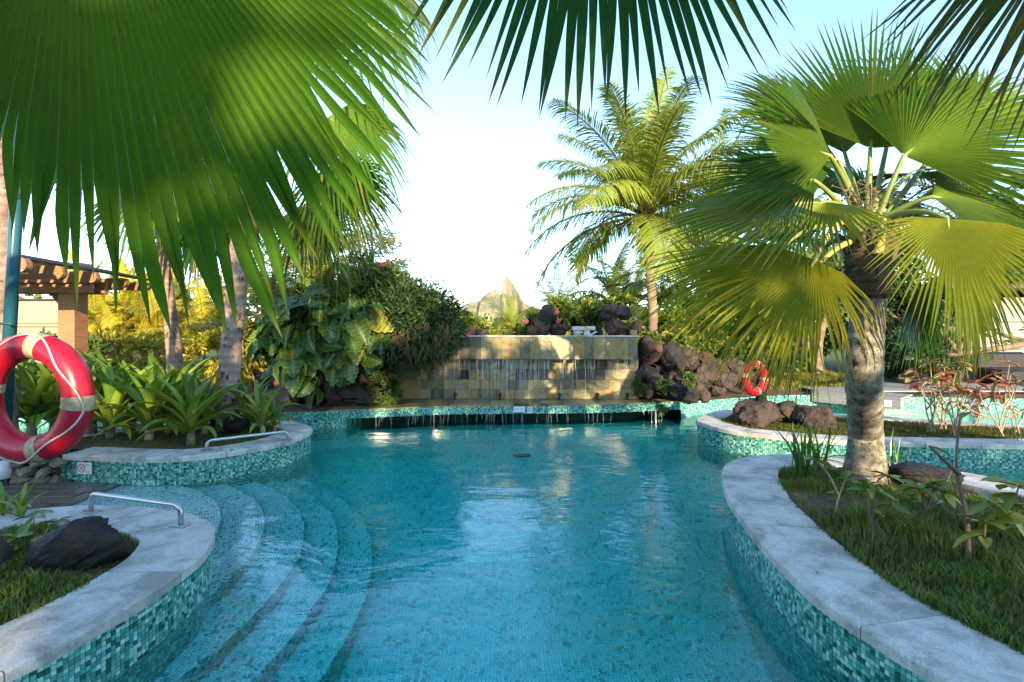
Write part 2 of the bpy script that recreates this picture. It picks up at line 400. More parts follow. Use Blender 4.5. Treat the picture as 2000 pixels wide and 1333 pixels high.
# ------------------------------------------------------------------ ground, pool shell, water
POOL = (-8.0, 11.0, -1.6, 13.0)        # x0 x1 y0 y1 of the hole in the ground
x0, x1, y0, y1 = POOL; B = 4000
def ground():
    V = []; F = []
    xs = [-B, -60, -20, x0, x1, 20, 60, B]; ys = [-B, -60, -20, y0, y1, 20, 60, B]
    for y in ys:
        for x in xs: V.append((x, y, 0.26))
    n = len(xs)
    for j in range(n - 1):
        for i in range(n - 1):
            if i == 3 and j == 3: continue
            F.append((j * n + i, j * n + i + 1, (j + 1) * n + i + 1, (j + 1) * n + i))
    tag(part('ground', V, F, LAWN), kind='structure')
ground()
FLOOR = -0.90
def pool_floor():
    V = [(x0, y0, FLOOR), (x1, y0, FLOOR), (x1, y1, FLOOR), (x0, y1, FLOOR), (x0, y0, 0.26), (x1, y0, 0.26), (x1, y1, 0.26), (x0, y1, 0.26)]
    F = [(0, 1, 2, 3)]
    UV = [(v[0], v[1]) for v in V]
    o = part('pool_floor', V[:4], F, MOSAIC_FLOOR, uv=UV[:4]); tag(o, kind='structure')
    Vw = []; Fw = []; uw = []
    for a, b in ((0, 1), (1, 2), (2, 3), (3, 0)):
        n = len(Vw); L = (Vector(V[a]) - Vector(V[b])).length
        Vw += [V[a], V[b], V[b + 4], V[a + 4]]; uw += [(0, FLOOR), (L, FLOOR), (L, .26), (0, .26)]; Fw.append((n, n + 1, n + 2, n + 3))
    tag(part('pool_wall', Vw, Fw, MOSAIC_FLOOR, uv=uw), kind='structure')
pool_floor()
def water():
    V, F = box(((x0 + x1) / 2, (y0 + y1) / 2, -0.75), (x1 - x0 - 0.01, y1 - y0 - 0.01, 1.5))
    tag(part('water', V, F, WATER), kind='structure')
water()

# curved entry steps
SC0 = Vector((-4.2, 3.2)); RAD = [2.08, 2.40, 2.70, 2.96, 3.22]; DEP = [-0.035, -0.19, -0.35, -0.51, -0.67]
def steps():
    root = thing('pool_steps', 'curved green mosaic steps leading down into the pool beside the rail', 'steps', (SC0.x, SC0.y, 0))
    prev = 0.05
    for k, (r, z) in enumerate(zip(RAD, DEP)):
        V = []; F = []; uv = []; n = 64; zb = FLOOR if k == len(RAD) - 1 else DEP[k + 1] - 0.02
        for i in range(n + 1):
            a = math.radians(-60 + 150 * i / n); c, s = math.cos(a), math.sin(a)
            for rr, zz, u in ((prev - 0.06, z, 0), (r - 0.008, z, 1), (r, z - 0.008, 2), (r, zb, 3)):
                V.append((c * rr, s * rr, zz)); uv.append((a * r, rr if u < 2 else r + (z - zz)))
        for i in range(n):
            for j in range(3):
                F.append((i * 4 + j, i * 4 + j + 1, i * 4 + 5 + j, i * 4 + 4 + j))
        link('step', mesh('step', V, F, [MOSAIC_FLOOR, MOSAIC_GRID], uv=uv, fm=[0, 1, 1] * n), root, (SC0.x, SC0.y, 0)); prev = r  # risers in darker mosaic, standing in for the shade on them
steps()

# near deck under and behind the camera
def near_deck():
    tag(part('deck', *box((1.5, -3.6, 0.14), (19, 4.2, 0.29)), COPING), kind='structure')
near_deck()

# wet pavers between the two left planters
def pavers():
    root = thing('paved_landing', 'wet brown stone paving at the top of the pool steps', 'paving', (-5.8, 4.2, 0))
    link('bedding', mesh('bedding', *box((0, 0, -0.3), (4.0, 2.6, 0.60)), DECKSTONE), root, (-5.85, 4.25, 0.009))
    base = None; sx, sy = 0.30, 0.15
    ms = [mesh('paver', *bbox_bev((sx - 0.006 - 0.002 * k, sy - 0.006, 0.03), 0.004), DECKSTONE) for k in range(3)]
    for j in range(14):
        for i in range(9):
            x = -3.98 - i * sx - (sx / 2 if j % 2 else 0); y = 3.05 + j * sy
            if x < -6.6: continue
            link('paver', ms[R.randrange(3)], root, (x, y, 0.004 + R.uniform(-.002, .002)), rot=(R.uniform(-.006, .006), R.uniform(-.006, .006), R.uniform(-.008, .008)))
pavers()

# ------------------------------------------------------------------ planters
def closed_curve(pts, step=0.03):
    p = [Vector((a, b, 0)) for a, b in pts]; n = len(p); out = []
    for i in range(n):
        a, b, c, d = p[i - 1], p[i], p[(i + 1) % n], p[(i + 2) % n]
        m = max(2, int((c - b).length / 0.01))
        for k in range(m):
            t = k / m
            out.append(0.5 * ((2 * b) + (-a + c) * t + (2 * a - 5 * b + 4 * c - d) * t * t + (-a + 3 * b - 3 * c + d) * t ** 3))
    # resample
    L = [0]
    for i in range(len(out)): L.append(L[-1] + (out[(i + 1) % len(out)] - out[i]).length)
    tot = L[-1]; m = int(tot / step); res = []; j = 0
    for k in range(m):
        s = k * tot / m
        while L[j + 1] < s: j += 1
        t = (s - L[j]) / max(1e-9, L[j + 1] - L[j])
        res.append(out[j].lerp(out[(j + 1) % len(out)], t))
    area = sum(res[i].x * res[(i + 1) % m].y - res[(i + 1) % m].x * res[i].y for i in range(m))
    if area < 0: res.reverse()
    return res                                              # counter-clockwise
def inward(res):
    m = len(res); out = []
    for i in range(m):
        t = (res[(i + 2) % m] - res[i - 2]).normalized(); out.append(Vector((-t.y, t.x, 0)))
    return out
def inside(poly, x, y):
    c = False; j = len(poly) - 1
    for i in range(len(poly)):
        a, b = poly[i], poly[j]
        if (a.y > y) != (b.y > y) and x < (b.x - a.x) * (y - a.y) / (b.y - a.y) + a.x: c = not c
        j = i
    return c
TOPZ = 0.28
TILE_MESH = [mesh('tile', *bbox_bev((TS - 0.0026, 0.008, TS - 0.0026), 0.0012), MOSAIC_OBJ)]
def tile_wall(root, res, inn, cond, z_lo, z_hi, off=0.0, single=None):
    """real mosaic tiles along an outline; `single` picks the tiles that become objects of their own"""
    mb = []; m = len(res)
    S = [0]
    for i in range(m): S.append(S[-1] + (res[(i + 1) % m] - res[i]).length)
    tot = S[-1]; nt_ = int(tot / TS); j = 0
    rows = int(round((z_hi - z_lo) / TS)); V = []; F = []; UV = []; singles = []
    for k in range(nt_):
        s = (k + .5) * tot / nt_
        while S[j + 1] < s: j += 1
        t = (s - S[j]) / (S[j + 1] - S[j]); a = j; b = (j + 1) % m
        p = res[a].lerp(res[b], t); nrm = inn[a].lerp(inn[b], t).normalized(); tg = Vector((nrm.y, -nrm.x, 0))
        if not cond(p): continue
        p = p + nrm * off
        for r in range(rows):
            z = z_hi - (r + .5) * TS; h = (TS - 0.0026) / 2
            singles.append((p, nrm, z, k, r))
    pick = set()
    if single:
        order = sorted(range(len(singles)), key=lambda i: single(singles[i][0], singles[i][2])); pick = set(order[:300])
    for idx, (p, nrm, z, k, r) in enumerate(singles):
        if idx in pick:
            o = link('tile', TILE_MESH[0], root, p + Vector((0, 0, z)) - nrm * 0.001, rot=(R.uniform(-.02, .02), 0, math.atan2(nrm.y, nrm.x) - math.pi / 2 + R.uniform(-.02, .02)))
            continue
        tg = Vector((nrm.y, -nrm.x, 0)); h = (TS - 0.0026) / 2; n = len(V); pr = 0.004 + R.uniform(0, .0012)
        q = p - nrm * pr
        for dx, dz in ((-1, -1), (1, -1), (1, 1), (-1, 1)):
            v = p + tg * dx * h; V.append((v.x, v.y, z + dz * h)); 
        for dx, dz in ((-1, -1), (1, -1), (1, 1), (-1, 1)):
            v = q + tg * dx * (h - .0008) - nrm * R.uniform(0, .0006); V.append((v.x, v.y, z + dz * (h - .0008)))
        UV += [((k + .5) * TS, (r + .5) * TS + 3.0)] * 8
        F += [(n + 4, n + 5, n + 6, n + 7)] + [(n + i, n + (i + 1) % 4, n + 4 + (i + 1) % 4, n + 4 + i) for i in range(4)]
    if V:
        o = np.array(WL[root.name])
        tag(link('mosaic', mesh('mosaic', np.array(V) - o, F, MOSAIC, uv=UV), root, WL[root.name]), kind='stuff')

def soil_h(x, y, mounds=()):
    z = 0.255 + 0.022 * nz(x, y, 3, 2.2) + 0.012 * nz(x, y, 9, 7)
    for mx, my, mr, mh in mounds: z += mh * math.exp(-((x - mx) ** 2 + (y - my) ** 2) / (mr * mr))
    return z

def planter(label, pts, w, seg=0.62, cond=lambda p: True, tcond=None, single=None, mounds=(), group=None, tile_lo=-0.02):
    res = closed_curve(pts); inn = inward(res); m = len(res)
    c = sum(res, Vector()) / m
    root = thing('planter', label, 'planter', (c.x, c.y, 0), group)
    tcond = tcond or cond
    # backing wall down to the pool floor
    V = []; F = []; uv = []; s = 0
    for i in range(m + 1):
        p = res[i % m] + inn[i % m] * 0.001
        V += [(p.x, p.y, FLOOR - 0.02), (p.x, p.y, 0.225)]; uv += [(s, FLOOR), (s, 0.225)]
        s += (res[(i + 1) % m] - res[i % m]).length
    for i in range(m): F.append((i * 2, i * 2 + 2, i * 2 + 3, i * 2 + 1))
    wpart('wall', V, F, MOSAIC_GRID, root, uv=uv)
    tile_wall(root, res, inn, tcond, tile_lo, 0.224, 0.0, single)
    # coping stones
    step = 0.03 * 1.0; per = max(2, int(seg / step)); i = 0
    while i < m:
        k = min(per + R.randint(-3, 3), m - i)
        if m - i - k < per * 0.5: k = m - i
        ids = [(i + q) % m for q in range(k + 1)]; mid = res[ids[k // 2]]; i += k
        if not cond(mid): continue
        V = []; F = []; nn = 7; dz = R.uniform(-.0015, .0015)
        prof = [(-.022, .2262), (-.022, .270), (-.018, .277), (-.010, .280), (w - .004, .280), (w, .275), (w, .2262)]
        for qi, q in enumerate(ids):
            p = res[q]; n_ = inn[q]; tg = Vector((n_.y, -n_.x, 0)); sh = 0.0035 if qi == 0 else (-0.0035 if qi == k else 0)
            for o_, z_ in prof:
                v = p + n_ * o_ + tg * sh; V.append((v.x, v.y, z_ + dz))
        for a in range(len(ids) - 1):
            for b in range(nn): F.append((a * nn + b, (a + 1) * nn + b, (a + 1) * nn + (b + 1) % nn, a * nn + (b + 1) % nn))
        F.append(tuple(range(nn - 1, -1, -1))); F.append(tuple(range(k * nn, k * nn + nn)))
        V = np.array(V); cc = Vector((mid.x, mid.y, .25))
        link('coping_stone', mesh('coping_stone', V - np.array(cc), F, COPING), root, cc)
    # soil
    innp = [res[i] + inn[i] * (w - .02) for i in range(0, m, 3)]
    V = []; F = []; k = len(innp); rings = [1, .93, .82, .66, .48, .28, .12]
    for t in rings:
        for p in innp:
            q = c.lerp(p, t); V.append((q.x, q.y, soil_h(q.x, q.y, mounds) - (0.02 if t == 1 else 0)))
    V.append((c.x, c.y, soil_h(c.x, c.y, mounds)))
    for a in range(len(rings) - 1):
        for b in range(k): F.append((a * k + b, a * k + (b + 1) % k, (a + 1) * k + (b + 1) % k, (a + 1) * k + b))
    for b in range(k): F.append(((len(rings) - 1) * k + b, (len(rings) - 1) * k + (b + 1) % k, len(V) - 1))
    wpart('soil', V, F, SOIL, root, smooth=True)
    return root, res, inn, innp

def grass(name, label, poly, n, hmin, hmax, mounds=(), dens=None, cols=((.06, .125, .016), (.14, .19, .035)), wid=.0035, hf=None, box_=None):
    xs = [p.x for p in poly]; ys = [p.y for p in poly]
    bx = box_ or (min(xs), max(xs), min(ys), max(ys))
    V = []; F = []; C = []; got = 0; tries = 0
    while got < n and tries < n * 6:
        tries += 1
        x = R.uniform(bx[0], bx[1]); y = R.uniform(bx[2], bx[3])
        if not inside(poly, x, y): continue
        d = 1.0 if dens is None else dens(x, y)
        if R.random() > d: continue
        got += 1
        z = (hf or soil_h)(x, y, mounds) - .004
        h = R.uniform(hmin, hmax) * (0.45 + 0.55 * d) * (1 + .5 * nz(x, y, 1, 4)); a = R.uniform(0, 6.283); ln = R.uniform(.15, .9) * h
        dx, dy = math.cos(a), math.sin(a); w_ = wid * R.uniform(.7, 1.4); px, py = -dy * w_, dx * w_
        b = len(V)
        V += [(x - px, y - py, z), (x + px, y + py, z), (x + dx * ln * .35 + px * .8, y + dy * ln * .35 + py * .8, z + h * .6), (x + dx * ln * .35 - px * .8, y + dy * ln * .35 - py * .8, z + h * .6), (x + dx * ln, y + dy * ln, z + h)]
        F += [(b, b + 1, b + 2, b + 3), (b + 3, b + 2, b + 4)]
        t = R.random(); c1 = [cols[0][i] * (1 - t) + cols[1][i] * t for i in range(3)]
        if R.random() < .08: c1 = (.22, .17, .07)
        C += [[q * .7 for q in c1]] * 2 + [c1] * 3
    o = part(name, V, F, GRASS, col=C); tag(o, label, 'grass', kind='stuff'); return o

NLp = [G2(0, 1310), G2(100, 1262), G2(250, 1180), G2(330, 1128), G2(390, 1080), G2(412, 1040), G2(400, 1018), G2(340, 998), G2(250, 990), G2(150, 989), G2(0, 1003), (-4.1, 3.1), (-4.6, 2.4), (-4.3, 1.6), (-3.2, 1.1), (-2.2, 1.05), (-1.92, 1.4)]
Lp = [(-6.2, 5.18), (-5.4, 5.16), (-4.46, 5.13), G2(300, 893), G2(400, 887), G2(480, 876), G2(560, 860), G2(600, 843), G2(605, 835), G2(580, 825), G2(545, 821), (-3.9, 7.05), (-4.6, 6.75), (-5.2, 6.35), (-6.0, 6.0), (-6.6, 5.6)]
NRp = [(1.62, 1.25), G2(1847, 1318), G2(1751, 1261), G2(1611, 1169), G2(1538, 1105), G2(1488, 1052), G2(1435, 984), G2(1421, 956), G2(1415, 925), G2(1425, 905), G2(1460, 893), G2(1520, 888), G2(1640, 892), G2(1780, 908), G2(1900, 926), G2(2000, 946), (4.6, 3.4), (4.8, 2.4), (4.2, 1.3), (3.0, 1.02), (2.0, 1.03)]
FRp = [G2(1363, 818), G2(1379, 827), G2(1431, 840.5), G2(1512, 850), G2(1642, 860), G2(1837, 865), G2(2000, 868), (6.9, 5.5), (8.3, 5.4), (8.6, 5.9), (8.0, 6.3), (6.67, 6.75), (5.4, 7.45), (4.4, 7.95), G2(1431, 800.5), G2(1395, 805)]
dcam = lambda p, z: (p.x ** 2 + p.y ** 2 + (1.5 - z) ** 2) + (100 if abs(p.x) > p.y * 1.0 else 0)
NL = planter('planter with a black lava rock and the nearer steel rail', NLp, 0.36, 0.75, cond=lambda p: p.x > -4.4, single=dcam)
LM = [(-4.2, 5.9, .8, .05)]
LP = planter('planter of strap-leaved lilies around a leaning palm trunk', Lp, 0.34, 0.42, cond=lambda p: p.x > -4.47 or p.y > 6.1, tcond=lambda p: p.x > -4.47 and (p.y < 6.9), mounds=LM)
NRM = [(2.5, 3.4, .7, .05), (2.4, 2.4, .6, .03)]
NRr = planter('planter with shaggy lawn around the thick trunk of the big fan palm', NRp, 0.42, 1.1, single=lambda p, z: dcam(p, z) + (50 if p.x > 2.2 else 0), mounds=NRM)
FRr = planter('planter of red-leaved shrubs and rocks carrying a far lifebuoy', FRp, 0.30, 0.5, tcond=lambda p: p.y < 7.6)

grass('lawn_grass', 'mown green grass round the black rock', NL[3], 26000, .02, .05, dens=lambda x, y: .4 + .6 * (nz(x, y, 0, 2) > -.15), box_=(-3.6, -1.9, 1.5, 3.3))
def nr_d(x, y):
    d = 0.26 + 0.85 * max(0, min(1, (2.9 - y) / .7)) + 0.6 * nz(x, y, 5, 2.6)
    return max(.05, min(1, d))
grass('lawn_grass', 'shaggy green lawn at the foot of the big fan palm', NRr[3], 62000, .03, .075, NRM, nr_d, box_=(1.7, 4.4, 1.55, 4.9))
grass('lawn_grass', 'longer untidy grass tufts along the front of the big lawn', NRr[3], 5200, .07, .15, NRM, lambda x, y: max(0, min(1, .25 + 1.6 * nz(x, y, 7, 3.2))), ((.07, .13, .018), (.20, .21, .05)), .003, box_=(1.7, 4.2, 1.55, 3.3))
grass('lawn_grass', 'sparse grass between the strap-leaved lilies', LP[3], 9000, .02, .05, LM, lambda x, y: .3 + .7 * (x > -3.3))
grass('lawn_grass', 'sunlit low grass under the red-leaved shrubs', FRr[3], 26000, .02, .05, (), None, ((.07, .10, .016), (.17, .18, .035)), box_=(2.7, 7.6, 5.6, 8.0))

# ------------------------------------------------------------------ waterfall ledge and wall
LEDGE = [(-8.2, 8.05), (-6.0, 8.0), (-4.5, 7.98), (-3.5, 7.97)] + [G2(*q) for q in ((642, 802), (680, 800), (760, 797), (860, 793.5), (950, 792), (1010, 791.4), (1090, 791), (1170, 790), (1240, 788), (1300, 785), (1345, 783))] + [(4.26, 9.7), (5.0, 10.0), (5.9, 10.15), (8.0, 9.8), (11.2, 9.4)]
lpath = smooth_path([(a, b, 0) for a, b in LEDGE], 12)
def ledge_y(x):
    for a, b in zip(lpath, lpath[1:]):
        if a.x <= x <= b.x: return a.y + (b.y - a.y) * (x - a.x) / max(1e-9, b.x - a.x)
    return 9.4
WALL_Y = 9.40
def ledge():
    root = thing('waterfall_ledge', 'curved green mosaic spillway edge in front of the stone wall', 'ledge', (0, 9, 0))
    top = [Vector((p.x, p.y + .01, .262)) for p in lpath]
    V = []; F = []
    for p in top: V += [tuple(p), (p.x, 13.3, .262)]
    for i in range(len(top) - 1): F.append((i * 2, i * 2 + 2, i * 2 + 3, i * 2 + 1))
    wpart('bed', V, F, SOIL, root)
    # lip: mosaic band, then the recess below it
    V = []; F = []; uv = []; s = 0
    for i, p in enumerate(lpath):
        open_ = -2.62 < p.x < 3.0
        dy = 0.70 if open_ else 0.0
        for (yy, zz) in ((0, .262), (0, .140), (dy + .001, .139), (dy + .001, FLOOR)): V.append((p.x, p.y + yy, zz)); uv.append((s, zz - yy))
        if i < len(lpath) - 1: s += (lpath[i + 1] - p).length
    fm = []
    for i in range(len(lpath) - 1):
        op = -2.62 < lpath[i].x < 3.0
        for j in range(3):
            F.append((i * 4 + j, i * 4 + j + 1, i * 4 + 5 + j, i * 4 + 4 + j)); fm.append(1 if (j >= 1 and op) else 0)
    wpart('lip', V, F, [MOSAIC_GRID, DARKWALL], root, uv=uv, fm=fm)
    # tiles of the lip
    pts = [p for p in lpath if -4.6 < p.x < 6.0]
    dense = []
    for a, b in zip(pts, pts[1:]):
        k = max(1, int((b - a).length / .03)); dense += [a.lerp(b, i / k) for i in range(k)]
    nr = []
    for i in range(len(dense)):
        t = (dense[min(i + 1, len(dense) - 1)] - dense[max(0, i - 1)]).normalized(); nr.append(Vector((-t.y, t.x, 0)))
    tile_wall(root, dense, nr, lambda p: -4.4 < p.x < 5.7 and abs(p.y - ledge_y(p.x)) < .05, .1405, .2605)
    # slate flags on the ledge top
    x = -2.9
    while x < 2.95:
        wd = R.choice([.2, .2, .26, .34, .4])
        y = ledge_y(x + wd / 2) + .005; 
        ycuts = [y, y + R.uniform(.2, .34), y + R.uniform(.42, .56)]
        ycuts = [q for q in ycuts if q < WALL_Y - .05] + [WALL_Y + .02]
        for ya, yb in zip(ycuts, ycuts[1:]):
            # front flags follow the curve
            fa = ledge_y(x + .003) - .012 if ya == y else ya; fb = ledge_y(x + wd - .003) - .012 if ya == y else ya
            zz = .262 + R.uniform(.016, .020); cc = Vector((x + wd / 2, (ya + yb) / 2, .27))
            Vt = [(x + .003, fa, .2625), (x + wd - .003, fb, .2625), (x + wd - .003, yb - .006, .2625), (x + .003, yb - .006, .2625)]
            Vt += [(a, b, zz) for a, b, _ in Vt]
            link('slate_flag', mesh('slate_flag', np.array(Vt) - np.array(cc), box((0, 0, 0), (1, 1, 1))[1], SLATE), root, cc)
        x += wd
    return root
ledge()

def slate_wall():
    root = thing('waterfall_wall', 'waterfall wall of yellow and brown slate tiles with overhanging top', 'wall', (0.1, WALL_Y, .28))
    xa, xb = -2.35, 2.32
    link('wall_core', mesh('wall_core', *box((0, .32, .36), (xb - xa - .02, .60, .76)), DARKWALL), root, ((xa + xb) / 2, WALL_Y, .28))
    # overhang core
    oa, ob, of = -2.1, 2.23, 9.10
    link('overhang_core', mesh('overhang_core', *box((0, 0, 0), (ob - oa - .01, .80, .40)), DARKWALL), root, ((oa + ob) / 2, of + .42, 1.222))
    rows = [(.284, .462), (.462, .636), (.636, .832), (.832, 1.01)]
    cache = {}
    def tl(w_, h_, t_=.024):
        k = (round(w_, 2), round(h_, 3))
        if k not in cache: cache[k] = mesh('slate_tile', *bbox_bev((k[0] - .004, t_, k[1] - .004), .002), SLATE)
        return cache[k], k[0]
    for ri, (za, zb) in enumerate(rows):
        x = xa + (.08 if ri % 2 else 0)
        while x < xb - .05:
            wd = R.choice([.19, .20, .21, .21, .24, .41]) if ri != 2 else R.choice([.2, .21, .4, .6])
            wd = min(wd, xb - x); wd = round(wd, 2)
            if wd < .06: break
            me, k = tl(wd, zb - za)
            link('slate_tile', me, root, (x + wd / 2, WALL_Y + R.uniform(-.003, .003), (za + zb) / 2)); x += wd
    x = oa
    while x < ob - .04:
        wd = round(min(R.choice([.17, .19, .19, .20, .21]), ob - x), 2)
        if wd < .05: break
        me, k = tl(wd, .40)
        link('slate_tile', me, root, (x + wd / 2, of + R.uniform(-.003, .003), 1.222)); x += wd
    # cap
    for k in range(6):
        L = (ob - oa + .06) / 6
        link('cap_stone', mesh('cap_stone', *bbox_bev((L - .004, .86, .024), .004), COPING), root, (oa - .03 + L * (k + .5), of + .41, 1.4352))
    link('corner_stone', mesh('corner_stone', *bbox_bev((.11, .12, .10), .01), SLATE), root, (2.18, of + .1, 1.4975))
    link('dark_wall_plate', mesh('dark_wall_plate', *bbox_bev((.19, .014, .17), .003), DARKWALL), root, P(906, 732, WALL_Y - .02))  # flat dark plate on the tiles, standing in for a shaded hollow
    return root
slate_wall()

def streams():
    mb = MB()
    for _ in range(190):                                       # from the overhang to the ledge
        x = R.choice([R.uniform(-1.4, 2.15), R.gauss(.1, .5), R.uniform(-1.2, .6)]); 
        if not -1.9 < x < 2.2: continue
        z1 = 1.018; z0 = .284 if R.random() < .35 else R.uniform(.55, .9); y = 9.11 + R.uniform(0, .03); pts = []
        dx = 0
        for k in range(8):
            t = k / 7; dx += R.gauss(0, .006); pts.append((x + dx, y + t * .05, z1 + (z0 - z1) * t))
        r = R.uniform(.001, .0042); mb.tube(pts, [r, r * .9, r * 1.1, r, r * .8, r * .9, r * .6, r * .4], 4)
    tag(part('waterfall_streams', mb.V, mb.F, STREAM), 'thin streams falling from the overhang of the slate wall', 'water', kind='stuff')
    mb = MB()
    for _ in range(64):
        x = R.uniform(-2.3, 2.7); y = ledge_y(x) - .004; dx = 0; pts = []; lean = R.gauss(0, .015)
        z0 = 0 if R.random() < .75 else R.uniform(.04, .1)
        for k in range(6):
            t = k / 5; dx += R.gauss(0, .003) + lean * (1 - t) * .4; pts.append((x + dx, y - .012 * math.sin(t * 1.5), .16 + (z0 - .16) * t))
        r = R.uniform(.001, .003); mb.tube(pts, r, 4)
    tag(part('spillway_streams', mb.V, mb.F, STREAM), 'thin streams dripping off the mosaic ledge into the pool', 'water', kind='stuff')
streams()

def spot(x, i):
    p = Vector((x, WALL_Y - .10, .281))
    t = thing('spotlight', 'small black spotlight on the slate ledge under the waterfall', 'spotlight', p, 'spotlights along the waterfall ledge')
    link('base_plate', mesh('base_plate', *tube([(0, 0, 0), (0, 0, .012)], .035, 12), BLACKM), t, p)
    link('bracket', mesh('bracket', *tube([(0, 0, .01), (0, 0, .06)], .009, 8), BLACKM), t, p)
    link('lamp_head', mesh('lamp_head', *tube([(-.01, -.02, .045), (0, .0, .065), (.01, .03, .095), (.012, .034, .096)], [.018, .028, .034, .030], 12), BLACKM), t, p)
for i, px in enumerate((888, 976, 1093, 1167, 1225)): spot((px - 1000) / 1000 * 9.3, i)

# ------------------------------------------------------------------ signs
def sign_no_diving(label, cx, cy_, cz, w_, h_, rz, circle_x, rad, lines):
    p = Vector((cx, cy_, cz)); t = thing('sign', label, 'sign', p)
    t.rotation_euler = (0, 0, rz)
    link('plate', mesh('plate', *bbox_bev((w_, .006, h_), .0015), SIGNW), t, p)
    V = []; F = []; n = 28
    for i in range(n):
        a = 2 * math.pi * i / n
        for rr in (rad, rad * .82): V.append((circle_x + rr * math.cos(a), -.0052, rr * math.sin(a)))
    for i in range(n): F.append((i * 2, i * 2 + 1, (i * 2 + 3) % (2 * n), (i * 2 + 2) % (2 * n)))
    link('ring_mark', mesh('ring_mark', V, F, SIGNR), t, p)
    mb = MB()
    for s in (1, -1): mb.box((circle_x, -.0048, 0), (rad * 1.5, .001, rad * .16), ry=s * math.radians(45))
    link('cross_mark', mesh('cross_mark', mb.V, mb.F, SIGNG), t, p)
    if lines:
        mb = MB()
        for lx, lz, lw in lines: mb.box((lx, -.0046, lz), (lw, .001, h_ * .035))
        link('small_print', mesh('small_print', mb.V, mb.F, SIGNG), t, p)
    return t
def text_sign(label, p, w_, h_, rz, txt, size):
    t = thing('sign', label, 'sign', p); t.rotation_euler = (0, 0, rz)
    link('plate', mesh('plate', *bbox_bev((w_, .006, h_), .0015), SIGNW), t, p)
    for x, s in txt:
        cu = bpy.data.curves.new('number', 'FONT'); cu.body = s; cu.size = size; cu.align_x = 'CENTER'; cu.align_y = 'CENTER'; cu.extrude = .0006
        to = bpy.data.objects.new('number_tmp', cu); COL.objects.link(to)
        dg = bpy.context.evaluated_depsgraph_get(); me = bpy.data.meshes.new_from_object(to.evaluated_get(dg)); bpy.data.objects.remove(to)
        me.name = 'number'; me.materials.clear(); me.materials.append(SIGNB)
        o = link('number', me, t, p); o.location = (x, -.0045, 0); o.rotation_euler = (math.pi / 2, 0, 0)
    return t
q = G(169, 909, .15); 
sign_no_diving('square white no-diving sign on the green mosaic of the lily planter', -4.24, 5.078, .155, .15, .115, -.06, -.028, .042, [(.035, .033, .05), (.042, .026, .035), (.035, -.033, .05), (.042, -.04, .035)])
sx = (1035 - 1000) / 1000 * 8.63
sign_no_diving('small white no-diving sign on the mosaic ledge of the waterfall', sx, ledge_y(sx) - .012, .2005, .086, .11, 0, 0, .034, [(0, .046, .06)])
sx = (1015 - 1000) / 1000 * 8.63
text_sign('white plate with blue depth numbers on the mosaic waterfall ledge', Vector((sx - .01, ledge_y(sx) - .012, .208)), .19, .095, 0, [(-.048, '1.8m'), (.05, "5'11")], .042)

# ------------------------------------------------------------------ rocks
def rock_mesh(seed, m, sub=5, rough=.30, flat=.8):
    import bmesh
    bm = bmesh.new(); bmesh.ops.create_icosphere(bm, subdivisions=sub, radius=1)
    rr = random.Random(seed); o = Vector((rr.uniform(-50, 50), rr.uniform(-50, 50), rr.uniform(-50, 50)))
    cuts = [(Vector((rr.gauss(0, 1), rr.gauss(0, 1), rr.gauss(0, .7))).normalized(), rr.uniform(.52, .85)) for _ in range(14)]
    for v in bm.verts:
        p = v.co.copy()
        for n_, d in cuts:
            e = p.dot(n_) - d
            if e > 0: p -= n_ * e * .95
        q = v.co * 1.1 + o
        p *= 1 + rough * mnoise.noise(q) + rough * .5 * (1 - 2 * abs(mnoise.noise(q * 2.3))) * .5 + rough * .35 * mnoise.noise(q * 5.5) + rough * .18 * mnoise.noise(q * 13)
        v.co = p
    me = bpy.data.meshes.new('boulder'); bm.to_mesh(me); bm.free()
    me.materials.append(m); me.polygons.foreach_set('use_smooth', np.ones(len(me.polygons), dtype=bool)); return me
RM = [rock_mesh(i, ROCK) for i in range(6)]; RMR = [rock_mesh(20 + i, ROCK_RED) for i in range(3)]; RMB = [rock_mesh(40 + i, ROCK_BLACK, 5, .25) for i in range(2)]
CM = [rock_mesh(60 + i, CORAL, 4, .3) for i in range(5)]
def rock(px, py, d, wpx, hpx, label, group=None, me=None, rz=None, deep=.8, name='boulder', tilt=0.0):
    p = P(px, py, d); s = (wpx / 2000 * d, wpx / 2000 * d * deep, hpx / 2000 * d)
    o = link(name, me or RM[R.randrange(6)], None, p, (R.uniform(-.25, .25), tilt + R.uniform(-.12, .12), R.uniform(0, 6.28) if rz is None else rz), [q * 1.12 for q in s])
    return tag(o, label, 'rock', group)
g = 'boulders of the pile left of the waterfall'
rock(684, 777, 8.62, 122, 40, 'long flat grey boulder lying lowest beside the waterfall ledge', g, rz=.2)
rock(648, 753, 8.6, 66, 44, 'round brown boulder resting on the long flat boulder', g)
rock(655, 720, 8.8, 60, 28, 'wide brown boulder just under the hanging elephant-ear leaves', g, me=RMR[0])
rock(695, 755, 8.9, 28, 24, 'small brown boulder in the left pile beside the ferns', g)
rock(718, 716, 9.0, 40, 28, 'dark boulder under the leaves above the ferns', g)
for px, py, d, a, b in ((700, 735, 8.9, 30, 26), (715, 740, 8.9, 22, 22), (675, 738, 8.8, 34, 24), (697, 722, 8.9, 18, 22), (610, 775, 8.7, 40, 40), (590, 765, 8.9, 60, 40), (585, 730, 9.1, 60, 60), (640, 700, 9.4, 120, 90), (752, 725, 9.6, 90, 80)):
    rock(px, py, d, a, b, 'brown lava boulder in the pile left of the waterfall', g)
rock(543, 742, 8.7, 52, 22, 'pinkish grey slanting boulder behind the palm trunk in the lily planter', None, me=RMR[1], tilt=-.5)
rock(515, 738, 8.9, 40, 22, 'low reddish boulder behind the palm trunk in the lily planter', None, me=RMR[2])
